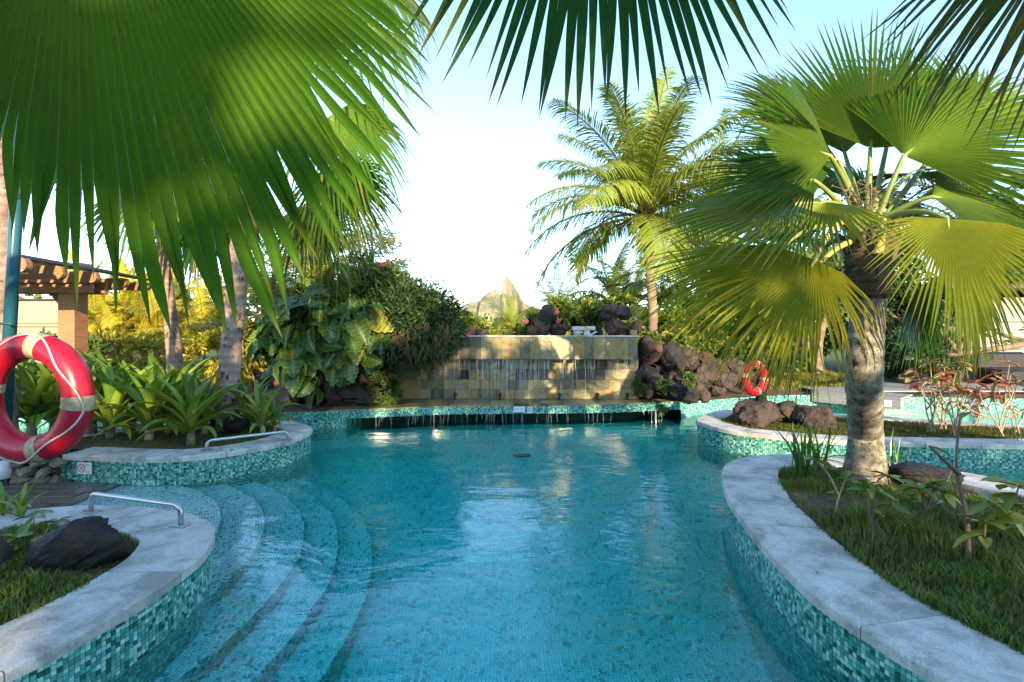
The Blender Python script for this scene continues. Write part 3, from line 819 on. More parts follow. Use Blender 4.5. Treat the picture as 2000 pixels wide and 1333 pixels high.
g = 'boulders of the bank right of the waterfall'
rock(1268, 692, 9.45, 50, 40, 'light brown boulder against the right end of the slate wall', g, me=RMR[0])
rock(1310, 705, 9.5, 70, 58, 'black boulder atop the rock bank right of the waterfall', g, me=RMB[0])
rock(1268, 735, 9.25, 46, 40, 'dark boulder beside the low right corner of the slate wall', g)
rock(1314, 765, 9.2, 84, 40, 'wide black boulder lowest in the right rock bank', g, me=RMB[1])
rock(1334, 740, 9.3, 48, 30, 'rounded grey boulder above the widest black one', g)
for px, py, d, a, b in ((1262, 762, 9.25, 36, 30), (1370, 773, 9.4, 36, 24), (1365, 750, 9.5, 40, 34), (1380, 730, 9.8, 46, 34), (1350, 712, 10, 40, 34), (1400, 720, 10.2, 46, 34), (1410, 750, 10, 44, 34), (1440, 730, 10.4, 46, 30), (1425, 745, 10.1, 40, 28), (1400, 765, 9.8, 34, 22), (1380, 705, 10.4, 44, 28), (1430, 712, 10.8, 40, 26), (1455, 752, 10.3, 36, 24), (1262, 672, 9.7, 30, 26), (1340, 690, 10.2, 50, 30), (1300, 735, 9.7, 60, 60), (1350, 765, 9.9, 80, 50), (1470, 735, 11, 40, 26)):
    rock(px, py, d, a, b, 'brown lava boulder in the bank right of the waterfall', g, me=R.choice(RM + RMR[:1]))
g = 'boulders on top of the waterfall wall'
for px, py, a, b, lab, me in ((1068, 614, 34, 30, 'dark boulder perched highest in the rock group above the slate wall beside pink hibiscus', RMB[0]), (1053, 634, 28, 34, 'leaning brown boulder under the perched dark one above the slate wall', RM[1]), (1040, 645, 28, 22, 'brown boulder at the left foot of the group on the slate wall', RM[2]), (1090, 646, 46, 20, 'flat reddish boulder on the slate wall next to the white bench', RMR[0]), (1062, 645, 26, 22, 'small red-brown boulder in the group on the slate wall', RMR[1]),
                             (1193, 612, 42, 28, 'grey-black boulder with a flat top above the right end of the slate wall', RM[3]), (1213, 612, 40, 26, 'dark boulder overgrown by leaves above the right end of the slate wall', RM[4]), (1200, 640, 52, 34, 'red-brown jagged boulder on the right end of the slate wall', RMR[2]), (1243, 640, 36, 22, 'brown boulder jutting past the right end of the slate wall', RMR[0]), (1167, 650, 20, 14, 'small black boulder beside the white bench on the wall', RMB[1]),
                             (918, 648, 30, 22, 'red boulder on the slate wall beside the dark shrub', RMR[1]), (940, 650, 26, 16, 'low brown boulder lying on the slate wall by the small coconut palm', RM[0])):
    rock(px, py, 9.75, a, b, lab, g, me=me)
g = 'rocks carrying the far lifebuoy'
rock(1475, 800, 7.1, 90, 50, 'big dark boulder under the far lifebuoy', g, me=RM[1])
rock(1445, 810, 7.0, 36, 40, 'brown boulder at the tip of the far planter', g, me=RM[5])
rock(1590, 815, 6.7, 76, 52, 'wide brown boulder nearer the thick palm trunk in the far planter', g, me=RM[2])
rock(1545, 808, 7.0, 60, 40, 'boulder between the two big rocks in the far planter', g, me=RM[3])
rock(1478, 816, 6.9, 80, 40, 'low dark boulder propping the rock below the far lifebuoy', g, me=RM[4])
o = rock(152, 1085, 2.78, 210, 105, 'large black lava rock on the grass beside the nearer rail', None, me=RMB[0], rz=-.15, deep=.55, tilt=-.45)
rock(-18, 1098, 2.7, 60, 90, 'grey stone at the grass edge beside the large black lava rock', None, me=RM[0])
rock(1800, 935, 4.1, 130, 50, 'low dark flat rock behind the foot of the big fan palm', None, me=RMB[1], rz=.3)
rock(462, 832, 6.2, 56, 40, 'black rock at the foot of the leaning palm among lilies', None, me=RMB[1])
rock(425, 835, 6.35, 36, 34, 'small dark rock left of the foot of the leaning palm', None, me=RMB[0])
# dry stone wall left of the lily planter
def stone_wall():
    root = thing('stone_wall', 'rough pale coral-stone wall under the lily bed behind the lifebuoy', 'wall', (-5.1, 5.1, 0))
    link('packing', mesh('packing', *box((0, 0, .13), (1.5, .06, .30)), SOIL), root, (-5.28, 5.13, 0))
    for row, (z, h) in enumerate(((.045, .09), (.13, .10), (.215, .09))):
        x = -4.44 - (.05 if row % 2 else 0)
        while x > -6.0:
            wd = R.uniform(.12, .24)
            link('stone', CM[R.randrange(5)], root, (x - wd / 2, 5.065 + R.uniform(-.02, .02), z), (R.uniform(-.4, .4), R.uniform(-.3, .3), R.uniform(0, 6)), (wd * .56, .07, h * R.uniform(.55, .66))); x -= wd * .9
stone_wall()

# ------------------------------------------------------------------ fan palms
def fan_frame(axis, normal):
    X = Vector(axis).normalized(); Z = Vector(normal); Z = (Z - X * Z.dot(X)).normalized(); return X, Z.cross(X), Z

def fan_leaf(parent, base, hub, axis, normal, Rr, seed=0, n=58, span=178, split=.6, arch=.12, tip=.16, grav=.10, cup=.18, wav=.05, fold=1.0, c0=(.10, .19, .025), c1=(.035, .12, .018), yel=0.0, ragged=0.0, label=None, sag=.25, pr=(.026, .013), asym=0.0, oddy=.05, pleat=.34, asym2=0.0):
    rr = random.Random(seed); X, Y, Z = fan_frame(axis, normal); hub = Vector(hub)
    V = []; F = []; C = []; da = math.radians(span) / n; ph = rr.uniform(0, 6)
    rows = [.02, .12, .25, .4, .52, None, .70, .80, .90, .96, 1.0]; nr_ = len(rows)
    ylw = Vector((.36, .30, .03)); brn = Vector((.20, .11, .04))
    for i in range(n):
        th = (i + .5 - n / 2) * da
        L = Rr * (.84 + .16 * math.cos(th * .9)) * (1 + rr.uniform(-.05, .05)) * (1 - abs(asym) * max(0, th if asym > 0 else -th)) * (1 - asym2 * max(0, th)); sp = split * (1 - .12 * abs(th)) * (1 + rr.uniform(-.10, .10))
        bent = rr.random() < .10 + ragged * .3; tw = rr.gauss(0, .02 + ragged * .05); drp = (.35 + .65 * rr.random()) * (2.4 if bent else 1)
        ct, st = math.cos(th), math.sin(th); yv = min(1, max(0, yel * rr.uniform(.6, 1.3) + (rr.random() < oddy) * .4))
        b = len(V)
        for r_ in rows:
            f = sp if r_ is None else r_; f = f if r_ is None or r_ < sp or r_ > sp else f
            if r_ is not None and r_ in (.25, .4, .52): f = min(f, sp * (r_ / .56))
            if r_ is not None and r_ >= .7: f = max(f, sp + (1 - sp) * (r_ - .6) / .4)
            r = f * L
            u = max(0, (f - sp) / (1 - sp))
            hw = math.tan(da / 2) * min(r, sp * L) * (1 if u == 0 else max(0.015, (1 - u ** 1.8)))
            an = th + tw * u; cx, sx_ = math.cos(an), math.sin(an)
            f_ = r / Rr; zf = lambda a_: cup * r * math.sin(a_) ** 2 * .6 + wav * r * math.sin(3 * a_ + ph)
            zz = -arch * Rr * (f_ ** 2) + zf(th) - tip * Rr * .35 * u * u * drp * .6
            ctr = X * (cx * r) + Y * (sx_ * r) + Z * zz + Vector((0, 0, -1)) * (grav * Rr * f_ ** 2.2 + tip * Rr * u ** 2 * drp)
            side = (X * -sx_ + Y * cx)
            fo = fold * hw * (1 - .4 * u)
            ez = 1 - min(1, u * 3)
            V += [ctr - side * hw + Z * (fo + (zf(th - da / 2) - zf(th)) * ez), ctr - Z * fo, ctr + side * hw + Z * (fo + (zf(th + da / 2) - zf(th)) * ez)]
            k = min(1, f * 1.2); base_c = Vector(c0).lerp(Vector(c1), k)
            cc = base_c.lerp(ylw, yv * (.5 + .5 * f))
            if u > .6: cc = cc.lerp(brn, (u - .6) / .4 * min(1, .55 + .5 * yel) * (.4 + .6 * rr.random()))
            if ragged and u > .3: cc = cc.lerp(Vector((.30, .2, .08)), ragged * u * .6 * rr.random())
            C += [cc * (1 - pleat * .7), cc * (1 + pleat), cc * (1 - pleat * .7)]  # paler midrib; pleat also paints fold shading into the colour
        for j in range(nr_ - 1):
            a = b + j * 3; F += [(a, a + 1, a + 4, a + 3), (a + 1, a + 2, a + 5, a + 4)]
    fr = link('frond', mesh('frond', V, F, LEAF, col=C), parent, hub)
    if label: fr['label'] = label
    if base is not None:
        base = Vector(base); mid = (base + hub) / 2; L = (hub - base).length
        # petiole leaves the crown rising, meets the blade along its axis
        ctl = mid + Vector((0, 0, sag * L))
        pts = bez(base, ctl, hub, 10); pts.append(hub + X * Rr * .10 - Z * .004)
        rad = [pr[0] + (pr[1] - pr[0]) * i / 10 for i in range(11)] + [.004]
        link('petiole', mesh('petiole', [v - hub for v in tube(pts, rad, 7)[0]], tube(pts, rad, 7)[1], PETIOLE_Y if yel > .3 else PETIOLE, smooth=True), fr, hub)
    return fr

def palm_trunk(parent, pts, rad, m, name='trunk', n=20, ring=.012, seed=0):
    pts = smooth_path(pts, 14); k = len(pts); rs = []
    for i in range(k):
        t = i / (k - 1) * (len(rad) - 1); j = min(int(t), len(rad) - 2); rs.append(rad[j] + (rad[j + 1] - rad[j]) * (t - j))
    rs = [r * (1 + ring * math.sin(i * 2.4 + seed) + .02 * nz(i * .3, seed)) for i, r in enumerate(rs)]
    V, F = tube(pts, rs, n)
    V = [v + Vector((nz(v.x, v.y, v.z, 7), nz(v.x + 9, v.y, v.z, 7), 0)) * .008 for v in V]
    return wpart(name, V, F, m, parent, smooth=True)

def boots(parent, c, r, n=14, h=.3, seed=1):
    """old leaf bases round the crown"""
    rr = random.Random(seed)
    for i in range(n):
        a = i * 2.4 + rr.uniform(-.2, .2); z = rr.uniform(-.25, .1); d = Vector((math.cos(a), math.sin(a), 0))
        p0 = Vector(c) + d * r * .8 + Vector((0, 0, z)); p1 = p0 + d * .05 + Vector((0, 0, h * .5)); p2 = p0 + d * rr.uniform(.08, .16) + Vector((0, 0, h * rr.uniform(.7, 1)))
        V, F = tube(bez(p0, p1, p2, 4), [.05, .045, .035, .024, .012], 6)
        wpart('leaf_base', V, F, R.choice([FIBER, BARK, PETIOLE_Y]), parent, smooth=True)

# --- the big fan palm on the right
D = 3.6
base = G(1690, 945, .25)
BP = thing('fan_palm', 'big fan palm with thick lichen-spotted trunk beside the pool', 'palm', base)
top = P(1694, 470, D)
palm_trunk(BP, [base + Vector((0, 0, -.06)), base + Vector((0, 0, .10)), base + Vector((0, 0, .26)), base + Vector((0, 0, .45)), P(1688, 740, D), P(1692, 650, D), P(1695, 570, D)], [.200, .162, .137, .122, .113, .109, .115], TRUNK)
palm_trunk(BP, [P(1695, 585, D), P(1696, 540, D), P(1700, 490, D), P(1702, 440, D)], [.118, .145, .155, .09], FIBER, 'crown_fibre', ring=.05)
boots(BP, P(1700, 500, D), .11, 16, .3)
def bp(hub, tgt, dh, dt, nrm, Rr=1.0, **k):
    h = P(hub[0], hub[1], dh); t = P(tgt[0], tgt[1], dt)
    k.setdefault('seed', int(hub[0] * 7 + hub[1])); k.setdefault('split', .46); k.setdefault('n', 50)
    b = top + Vector(((h.x - top.x) * .05, (h.y - top.y) * .05, R.uniform(-.02, .1)))
    return fan_leaf(BP, b, h, t - h, nrm, Rr, **k)
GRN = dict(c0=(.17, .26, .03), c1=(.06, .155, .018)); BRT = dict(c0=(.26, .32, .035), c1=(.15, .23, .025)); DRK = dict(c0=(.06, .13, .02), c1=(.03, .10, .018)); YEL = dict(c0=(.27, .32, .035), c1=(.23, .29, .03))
SPL = dict(split=.46)
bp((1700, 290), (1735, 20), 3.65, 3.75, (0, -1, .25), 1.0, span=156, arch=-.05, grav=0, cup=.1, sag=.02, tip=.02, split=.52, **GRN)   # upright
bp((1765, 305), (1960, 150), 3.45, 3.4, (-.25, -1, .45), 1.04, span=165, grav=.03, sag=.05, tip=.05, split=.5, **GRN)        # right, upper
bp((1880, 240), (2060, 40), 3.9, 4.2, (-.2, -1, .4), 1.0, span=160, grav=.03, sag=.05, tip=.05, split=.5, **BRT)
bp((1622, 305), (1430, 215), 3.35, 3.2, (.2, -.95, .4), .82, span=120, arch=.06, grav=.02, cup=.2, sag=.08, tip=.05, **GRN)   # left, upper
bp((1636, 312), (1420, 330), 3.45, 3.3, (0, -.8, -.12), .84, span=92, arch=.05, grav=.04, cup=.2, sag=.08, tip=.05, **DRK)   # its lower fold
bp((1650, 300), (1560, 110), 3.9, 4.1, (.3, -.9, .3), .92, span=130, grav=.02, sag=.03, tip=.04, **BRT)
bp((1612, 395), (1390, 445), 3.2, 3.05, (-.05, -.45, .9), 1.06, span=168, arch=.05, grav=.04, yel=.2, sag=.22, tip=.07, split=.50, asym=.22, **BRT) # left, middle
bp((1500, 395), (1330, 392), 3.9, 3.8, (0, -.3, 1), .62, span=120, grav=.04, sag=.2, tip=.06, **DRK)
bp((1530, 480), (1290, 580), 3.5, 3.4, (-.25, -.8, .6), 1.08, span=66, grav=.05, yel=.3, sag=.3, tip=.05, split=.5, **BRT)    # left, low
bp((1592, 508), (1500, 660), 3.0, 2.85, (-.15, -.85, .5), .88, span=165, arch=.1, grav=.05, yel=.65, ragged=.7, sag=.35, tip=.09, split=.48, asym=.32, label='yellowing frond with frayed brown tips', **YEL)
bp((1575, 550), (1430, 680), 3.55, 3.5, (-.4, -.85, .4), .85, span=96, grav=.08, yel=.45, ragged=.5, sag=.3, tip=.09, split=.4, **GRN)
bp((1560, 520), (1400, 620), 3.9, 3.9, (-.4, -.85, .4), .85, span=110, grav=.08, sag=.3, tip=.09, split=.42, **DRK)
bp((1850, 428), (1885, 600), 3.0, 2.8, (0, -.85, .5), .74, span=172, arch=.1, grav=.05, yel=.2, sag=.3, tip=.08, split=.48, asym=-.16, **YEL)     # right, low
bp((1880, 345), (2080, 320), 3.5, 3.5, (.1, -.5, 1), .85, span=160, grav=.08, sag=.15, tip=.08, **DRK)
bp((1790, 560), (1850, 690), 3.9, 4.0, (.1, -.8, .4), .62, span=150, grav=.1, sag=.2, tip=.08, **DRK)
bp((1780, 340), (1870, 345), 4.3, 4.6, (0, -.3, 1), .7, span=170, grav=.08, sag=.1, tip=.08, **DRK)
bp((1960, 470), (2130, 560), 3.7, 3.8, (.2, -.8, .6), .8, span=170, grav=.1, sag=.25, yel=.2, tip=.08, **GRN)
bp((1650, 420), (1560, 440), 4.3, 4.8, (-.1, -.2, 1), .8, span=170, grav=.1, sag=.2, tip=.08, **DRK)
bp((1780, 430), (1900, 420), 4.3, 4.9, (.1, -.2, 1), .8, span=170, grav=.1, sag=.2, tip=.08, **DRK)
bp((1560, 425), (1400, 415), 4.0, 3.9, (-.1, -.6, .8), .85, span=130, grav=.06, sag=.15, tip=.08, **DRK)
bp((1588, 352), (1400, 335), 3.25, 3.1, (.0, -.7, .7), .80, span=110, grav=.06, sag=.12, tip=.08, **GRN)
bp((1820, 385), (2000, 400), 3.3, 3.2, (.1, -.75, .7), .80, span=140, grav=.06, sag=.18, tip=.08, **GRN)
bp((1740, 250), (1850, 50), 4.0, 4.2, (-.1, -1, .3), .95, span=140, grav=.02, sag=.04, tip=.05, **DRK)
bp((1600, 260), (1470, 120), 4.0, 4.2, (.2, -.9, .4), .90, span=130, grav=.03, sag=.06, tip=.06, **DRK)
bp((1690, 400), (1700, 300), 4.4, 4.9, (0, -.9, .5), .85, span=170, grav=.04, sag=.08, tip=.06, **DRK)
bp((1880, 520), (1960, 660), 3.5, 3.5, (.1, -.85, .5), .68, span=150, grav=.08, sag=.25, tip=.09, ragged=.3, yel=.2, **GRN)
# fruit stalks
def fruit_stalk(parent, a, b, seed):
    rr = random.Random(seed); mb = MB(); pts = bez(a, (Vector(a) + Vector(b)) / 2 + Vector((0, 0, .12)), b, 8); mb.tube(pts, .006, 5)
    for p in pts[4:]:
        for _ in range(6):
            q = p + Vector((rr.gauss(0, .06), rr.gauss(0, .06), rr.gauss(-.01, .05))); mb.tube([p, q], .002, 3)
            mb.tube([q + Vector((0, 0, -.008)), q, q + Vector((0, 0, .008))], [.003, .009, .003], 5)
    wpart('fruit_stalk', mb.V, mb.F, BARK, parent)
for i, (px, py, d) in enumerate(((1660, 370, 3.4), (1640, 400, 3.6), (1760, 420, 3.5), (1830, 360, 3.6), (1700, 360, 3.4))): fruit_stalk(BP, P(1700, 470, 3.58), P(px, py, d), i)

# --- fan palm leaning over from the left edge: its fronds hang into the picture
OP = thing('fan_palm', 'fan palm beside the camera whose huge green frond hangs over the upper pool view', 'palm', (-2.35, 1.55, .25))
palm_trunk(OP, [(-2.35, 1.55, .15), (-2.36, 1.5, 1.2), (-2.3, 1.35, 2.3), (-2.2, 1.25, 3.05)], [.2, .14, .125, .12], TRUNK)
otop = Vector((-2.2, 1.2, 3.0)); boots(OP, otop, .1, 10, .3, 3)
hub = P(150, -390, 1.12)
fan_leaf(OP, otop, hub, P(520, 640, 1.18) - hub, (.16, -1, .12), 1.20, seed=3, n=92, span=160, split=.84, arch=.02, tip=.02, grav=.0, cup=-.16, wav=.03, fold=1.15, asym=-.40, asym2=.34, oddy=0, pleat=.42, c0=(.16, .26, .025), c1=(.07, .165, .017), sag=.1, label='huge pleated green frond hanging over the pool')
for az, el, pl, rr_, seed in ((200, .5, 1.0, 1.0, 11), (160, .3, 1.1, 1.0, 12), (250, .4, 1.0, 1.0, 13)):
    a = math.radians(az); d = Vector((math.cos(a) * math.cos(el), math.sin(a) * math.cos(el), math.sin(el)))
    h = otop + d * pl; fan_leaf(OP, otop, h, d + Vector((0, 0, -.5)), Vector((0, 0, 1)) + d * .2, rr_, seed=seed, n=44, grav=.2, sag=.1, **GRN)
# --- second palm behind the camera: fronds along the top edge
OQ = thing('fan_palm', 'fan palm behind the camera whose frond tips hang along the top edge', 'palm', (1.3, -1.75, .28))
palm_trunk(OQ, [(1.3, -1.75, .2), (1.25, -1.6, 1.5), (1.15, -1.2, 2.8), (1.05, -.6, 3.7)], [.2, .15, .13, .12], TRUNK)
qtop = Vector((1.03, -.5, 3.75)); boots(OQ, qtop, .1, 10, .3, 4)
hub = P(1165, -470, 1.5)
fan_leaf(OQ, qtop, hub, P(1190, 160, 1.58) - hub, (.05, -1, .2), 1.0, seed=21, n=34, span=84, split=.66, arch=.02, tip=.01, grav=0, cup=.0, wav=.03, fold=.9, c0=(.05, .14, .03), c1=(.022, .085, .022), sag=.1, label='dark green frond hanging in front of the sky')
hub = P(2190, -330, 1.7)
fan_leaf(OQ, qtop, hub, P(1960, 180, 1.8) - hub, (.1, -1, .2), .98, seed=22, n=40, span=70, split=.62, arch=.05, tip=.08, grav=.0, fold=.9, c0=(.10, .15, .03), c1=(.05, .09, .03), yel=.15, ragged=.4, sag=.1)
for az, el, pl, rr_, seed in ((200, .6, 1.0, 1.0, 31), (270, .3, 1.1, 1.0, 32), (300, -.1, 1.0, 1.0, 35)):
    a = math.radians(az); d = Vector((math.cos(a) * math.cos(el), math.sin(a) * math.cos(el), math.sin(el)))
    h = qtop + d * pl; fan_leaf(OQ, qtop, h, d + Vector((0, 0, -.5)), Vector((0, 0, 1)) + d * .2, rr_, seed=seed, n=44, grav=.2, sag=.1, **GRN)

# --- palm in the lily planter
base = G(440, 838, .29)
LPm = thing('fan_palm', 'leaning fan palm with dark-stained pinkish trunk among the lilies', 'palm', base)
Dl = base.y
palm_trunk(LPm, [base + Vector((0, 0, -.08)), base + Vector((0, 0, .05)), P(447, 760, Dl), P(452, 680, Dl), P(460, 590, Dl), P(468, 500, Dl), P(484, 400, Dl)], [.21, .17, .13, .122, .118, .12, .13], TRUNK_PINK, ring=.02)
ltop = P(500, 320, Dl); palm_trunk(LPm, [P(476, 470, Dl), P(488, 390, Dl), ltop], [.15, .19, .12], FIBER, 'crown_fibre', ring=.06); boots(LPm, P(486, 420, Dl), .14, 14, .35, 6)
def lp(hub, tgt, dh, dt, nrm, Rr=1.15, **k):
    h = P(hub[0], hub[1], dh); t = P(tgt[0], tgt[1], dt); k.setdefault('seed', int(hub[0] * 5 + hub[1]))
    return fan_leaf(LPm, ltop, h, t - h, nrm, Rr, n=50, **k)
lp((640, 40), (790, 60), 6.0, 5.9, (.1, -.7, .8), 1.25, span=190, grav=.25, tip=.3, sag=.1, **GRN)
lp((640, 230), (770, 300), 5.9, 5.7, (.15, -.8, .5), 1.05, span=180, grav=.25, tip=.3, sag=.15, **GRN)
lp((640, 330), (730, 420), 6.2, 6.2, (.2, -.8, .5), 1.0, span=180, grav=.2, tip=.3, sag=.2, yel=.15, ragged=.3, **DRK)
lp((590, 400), (660, 500), 6.5, 6.6, (.3, -.8, .4), .85, span=170, grav=.2, tip=.3, sag=.2, ragged=.4, yel=.1, **DRK)
lp((560, 120), (600, -60), 6.4, 6.5, (0, -1, .3), 1.2, span=170, sag=.05, **GRN)
lp((400, 300), (250, 320), 6.2, 6.1, (-.2, -.7, .7), 1.1, span=180, grav=.2, sag=.15, **GRN)
lp((390, 180), (280, 60), 6.5, 6.5, (0, -.9, .4), 1.1, span=170, grav=.1, sag=.1, **GRN)
lp((420, 400), (330, 500), 6.6, 6.7, (-.2, -.8, .4), .9, span=170, grav=.2, sag=.2, **DRK)
lp((690, -60), (800, -20), 6.6, 6.7, (.1, -.7, .8), 1.2, span=190, grav=.3, tip=.35, sag=.1, yel=.1, **GRN)

# --- slim palm trunk and its head behind the lilies, plus the trunk at the frame's left edge
def fan_palm_simple(label, base, pts, rad, m, top, n, Rr, seed, cols, group=None, pl=.8):
    t = thing('fan_palm', label, 'palm', base, group); palm_trunk(t, pts, rad, m, n=14)
    rr = random.Random(seed)
    for i in range(n):
        a = i * 2.4 + rr.uniform(-.3, .3); el = rr.uniform(-.3, 1.2); d = Vector((math.cos(a) * math.cos(el), math.sin(a) * math.cos(el), math.sin(el)))
        h = Vector(top) + d * pl; fan_leaf(t, top, h, d + Vector((0, 0, -.45)), Vector((0, 0, 1)) + Vector((d.x, d.y, 0)) * .5 + Vector((0, -.3, 0)), Rr, seed=seed * 50 + i, n=36, grav=.25, tip=.25, sag=.12, **cols)
    return t
b = P(343, 722, 9.0); b.z = .26
fan_palm_simple('palm with a smooth tapering pink trunk behind the lilies', b, [b, P(341, 700, 9), P(333, 620, 9), P(322, 520, 9), P(312, 420, 9)], [.14, .13, .11, .09, .09], TRUNK_PINK, P(305, 400, 9), 12, 1.2, 5, GRN)
b = Vector((-5.0, 4.95, .05)); b = P(2, 640, 5.6); b.z = .27
fan_palm_simple('pale palm trunk behind the teal post and lifebuoy', b, [b, P(0, 760, 5.6), P(-1, 640, 5.6), P(3, 520, 5.6), P(2, 400, 5.6), P(-10, 100, 5.6)], [.16, .13, .115, .11, .11, .10], TRUNK_PINK, P(-20, 60, 5.6), 9, 1.1, 8, GRN)

# ------------------------------------------------------------------ coconut palms
def coco_frond(seed, L=3.0, el0=60, el1=-30, nl=72, cols=((.16, .20, .03), (.07, .14, .022)), ll=.8):
    rr = random.Random(seed); pts = []; p = Vector((0, 0, 0)); k = 16
    for i in range(k + 1):
        pts.append(p.copy()); t = i / k; e = math.radians(el0 + (el1 - el0) * t ** 1.2)
        p += Vector((math.cos(e), rr.gauss(0, .01), math.sin(e))) * L / k
    mb = MB(); V, F = tube(pts, [.035 * (1 - .85 * i / k) + .004 for i in range(k + 1)], 5); mb.add(V, F, (.28, .27, .06))
    for i in range(nl):
        t = .14 + .86 * (i + .5) / nl; f = t * k; j = min(int(f), k - 1); q = pts[j].lerp(pts[j + 1], f - j)
        tg = (pts[j + 1] - pts[j]).normalized(); up = tg.cross(Vector((0, -1, 0))).normalized()
        if up.z < 0 and abs(tg.z) < .99: up = -up
        l_ = ll * (math.sin(math.pi * min(1, t * .8 + .16)) ** .6) * rr.uniform(.85, 1.1)
        for s in (1, -1):
            out = (Vector((0, s, 0)) * .82 + tg * (.45 + .35 * t) + up * rr.uniform(.05, .3)).normalized()
            dr = rr.uniform(.35, .75); w_ = .017 * rr.uniform(.8, 1.2)
            side = out.cross(up).normalized(); b = len(mb.V); Vs = []; c = Vector(cols[0]).lerp(Vector(cols[1]), rr.random())
            if rr.random() < .06: c = Vector((.30, .24, .06))
            for u, ww in ((0, .5), (.3, 1), (.65, .8), (1, .06)):
                pp = q + out * l_ * u * (1 - .15 * u * dr) + Vector((0, 0, -1)) * l_ * dr * u * u
                Vs += [pp - side * w_ * ww, pp + side * w_ * ww]
            mb.add(Vs, [(0, 1, 3, 2), (2, 3, 5, 4), (4, 5, 7, 6)], c)
    return mesh('frond', mb.V, mb.F, LEAF_SOFT, col=mb.C)
def coco_set(seed, cols, L=3.0, ll=.75): return [coco_frond(seed + i, L * R.uniform(.9, 1.05), e0, e1, cols=cols, ll=ll) for i, (e0, e1) in enumerate(((86, 55), (72, 15), (58, -15), (40, -40), (22, -55), (0, -70)))]
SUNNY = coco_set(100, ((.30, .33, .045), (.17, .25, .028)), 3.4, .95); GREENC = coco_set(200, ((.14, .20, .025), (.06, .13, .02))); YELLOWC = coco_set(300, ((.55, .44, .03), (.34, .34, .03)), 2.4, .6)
def coco_palm(label, base, pts, rad, fr, n, scale, seed, group=None, crown=None, trunk=True, lo=0):
    t = thing('coconut_palm', label, 'palm', base, group); rr = random.Random(seed)
    if trunk: palm_trunk(t, pts, rad, TRUNK_COCO, n=10, ring=.05)
    c = Vector(crown if crown is not None else pts[-1])
    if trunk: wpart('crown_fibre', *tube([c + Vector((0, 0, -.25 * scale)), c + Vector((0, 0, 0)), c + Vector((0, 0, .2 * scale))], [rad[-1] * 1.1, rad[-1] * 2.0, rad[-1] * .8], 9), FIBER, t, smooth=True)
    for i in range(n):
        v = min(5, int(lo + (6 - lo) * i / n)); 
        link('frond', fr[v], t, c, (rr.uniform(-.1, .1), rr.uniform(-.12, .12), i * 2.399 + rr.uniform(-.25, .25)), scale * rr.uniform(.88, 1.08))
    return t
dC = 12.0
b = P(1278, 720, dC); b.z = .3
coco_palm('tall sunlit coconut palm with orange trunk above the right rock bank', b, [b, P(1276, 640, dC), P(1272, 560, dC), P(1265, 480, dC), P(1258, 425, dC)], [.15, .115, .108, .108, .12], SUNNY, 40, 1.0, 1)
gY = 'yellow sunlit coconut palms beyond the lilies'
for i, (px, py, d, s) in enumerate(((250, 615, 16, .75), (190, 640, 15.5, .68), (305, 650, 15.6, .68), (165, 605, 19, .85), (335, 605, 19, .85), (225, 665, 15, .6), (395, 640, 17, .72), (280, 625, 18, .8))):
    c = P(px, py, d); b = Vector((c.x, c.y, .26))
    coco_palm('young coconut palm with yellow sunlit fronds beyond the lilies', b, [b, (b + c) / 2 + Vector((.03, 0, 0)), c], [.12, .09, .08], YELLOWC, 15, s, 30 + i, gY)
for i, (px, py, d, s, lab) in enumerate(((1003, 652, 13, .30, 'small bright coconut palm rising behind the slate wall below the mountain'), (1085, 618, 15, .46, 'young coconut palm behind the rocks in the middle of the slate wall'), (1195, 590, 19, .8, 'blue-green coconut palm in shade left of the tall coconut trunk'), (1240, 600, 24, .9, 'distant coconut palm beyond the tall coconut trunk'),
                                        (1400, 420, 16, 1.0, 'coconut palm half hidden behind the big fan palm crown'), (1330, 560, 17, .8, 'coconut palm behind the low left fronds of the big fan palm'), (1530, 480, 19, 1.1, 'coconut palm between tall coconut and the big fan trunk'), (1900, 470, 18, 1.1, 'coconut palm behind the canvas pavilion'), (610, 590, 16, .7, 'coconut palm peeking over the elephant-ear bush'), (1150, 625, 17, .35, 'tiny coconut palm above the white bench on the wall'))):
    c = P(px, py, d); b = Vector((c.x, c.y, .26))
    coco_palm(lab, b, [b, (b + c) / 2 + Vector((.06, 0, 0)), c], [.15, .12, .10], (GREENC if i not in (0, 1) else SUNNY), 16, s, 60 + i)

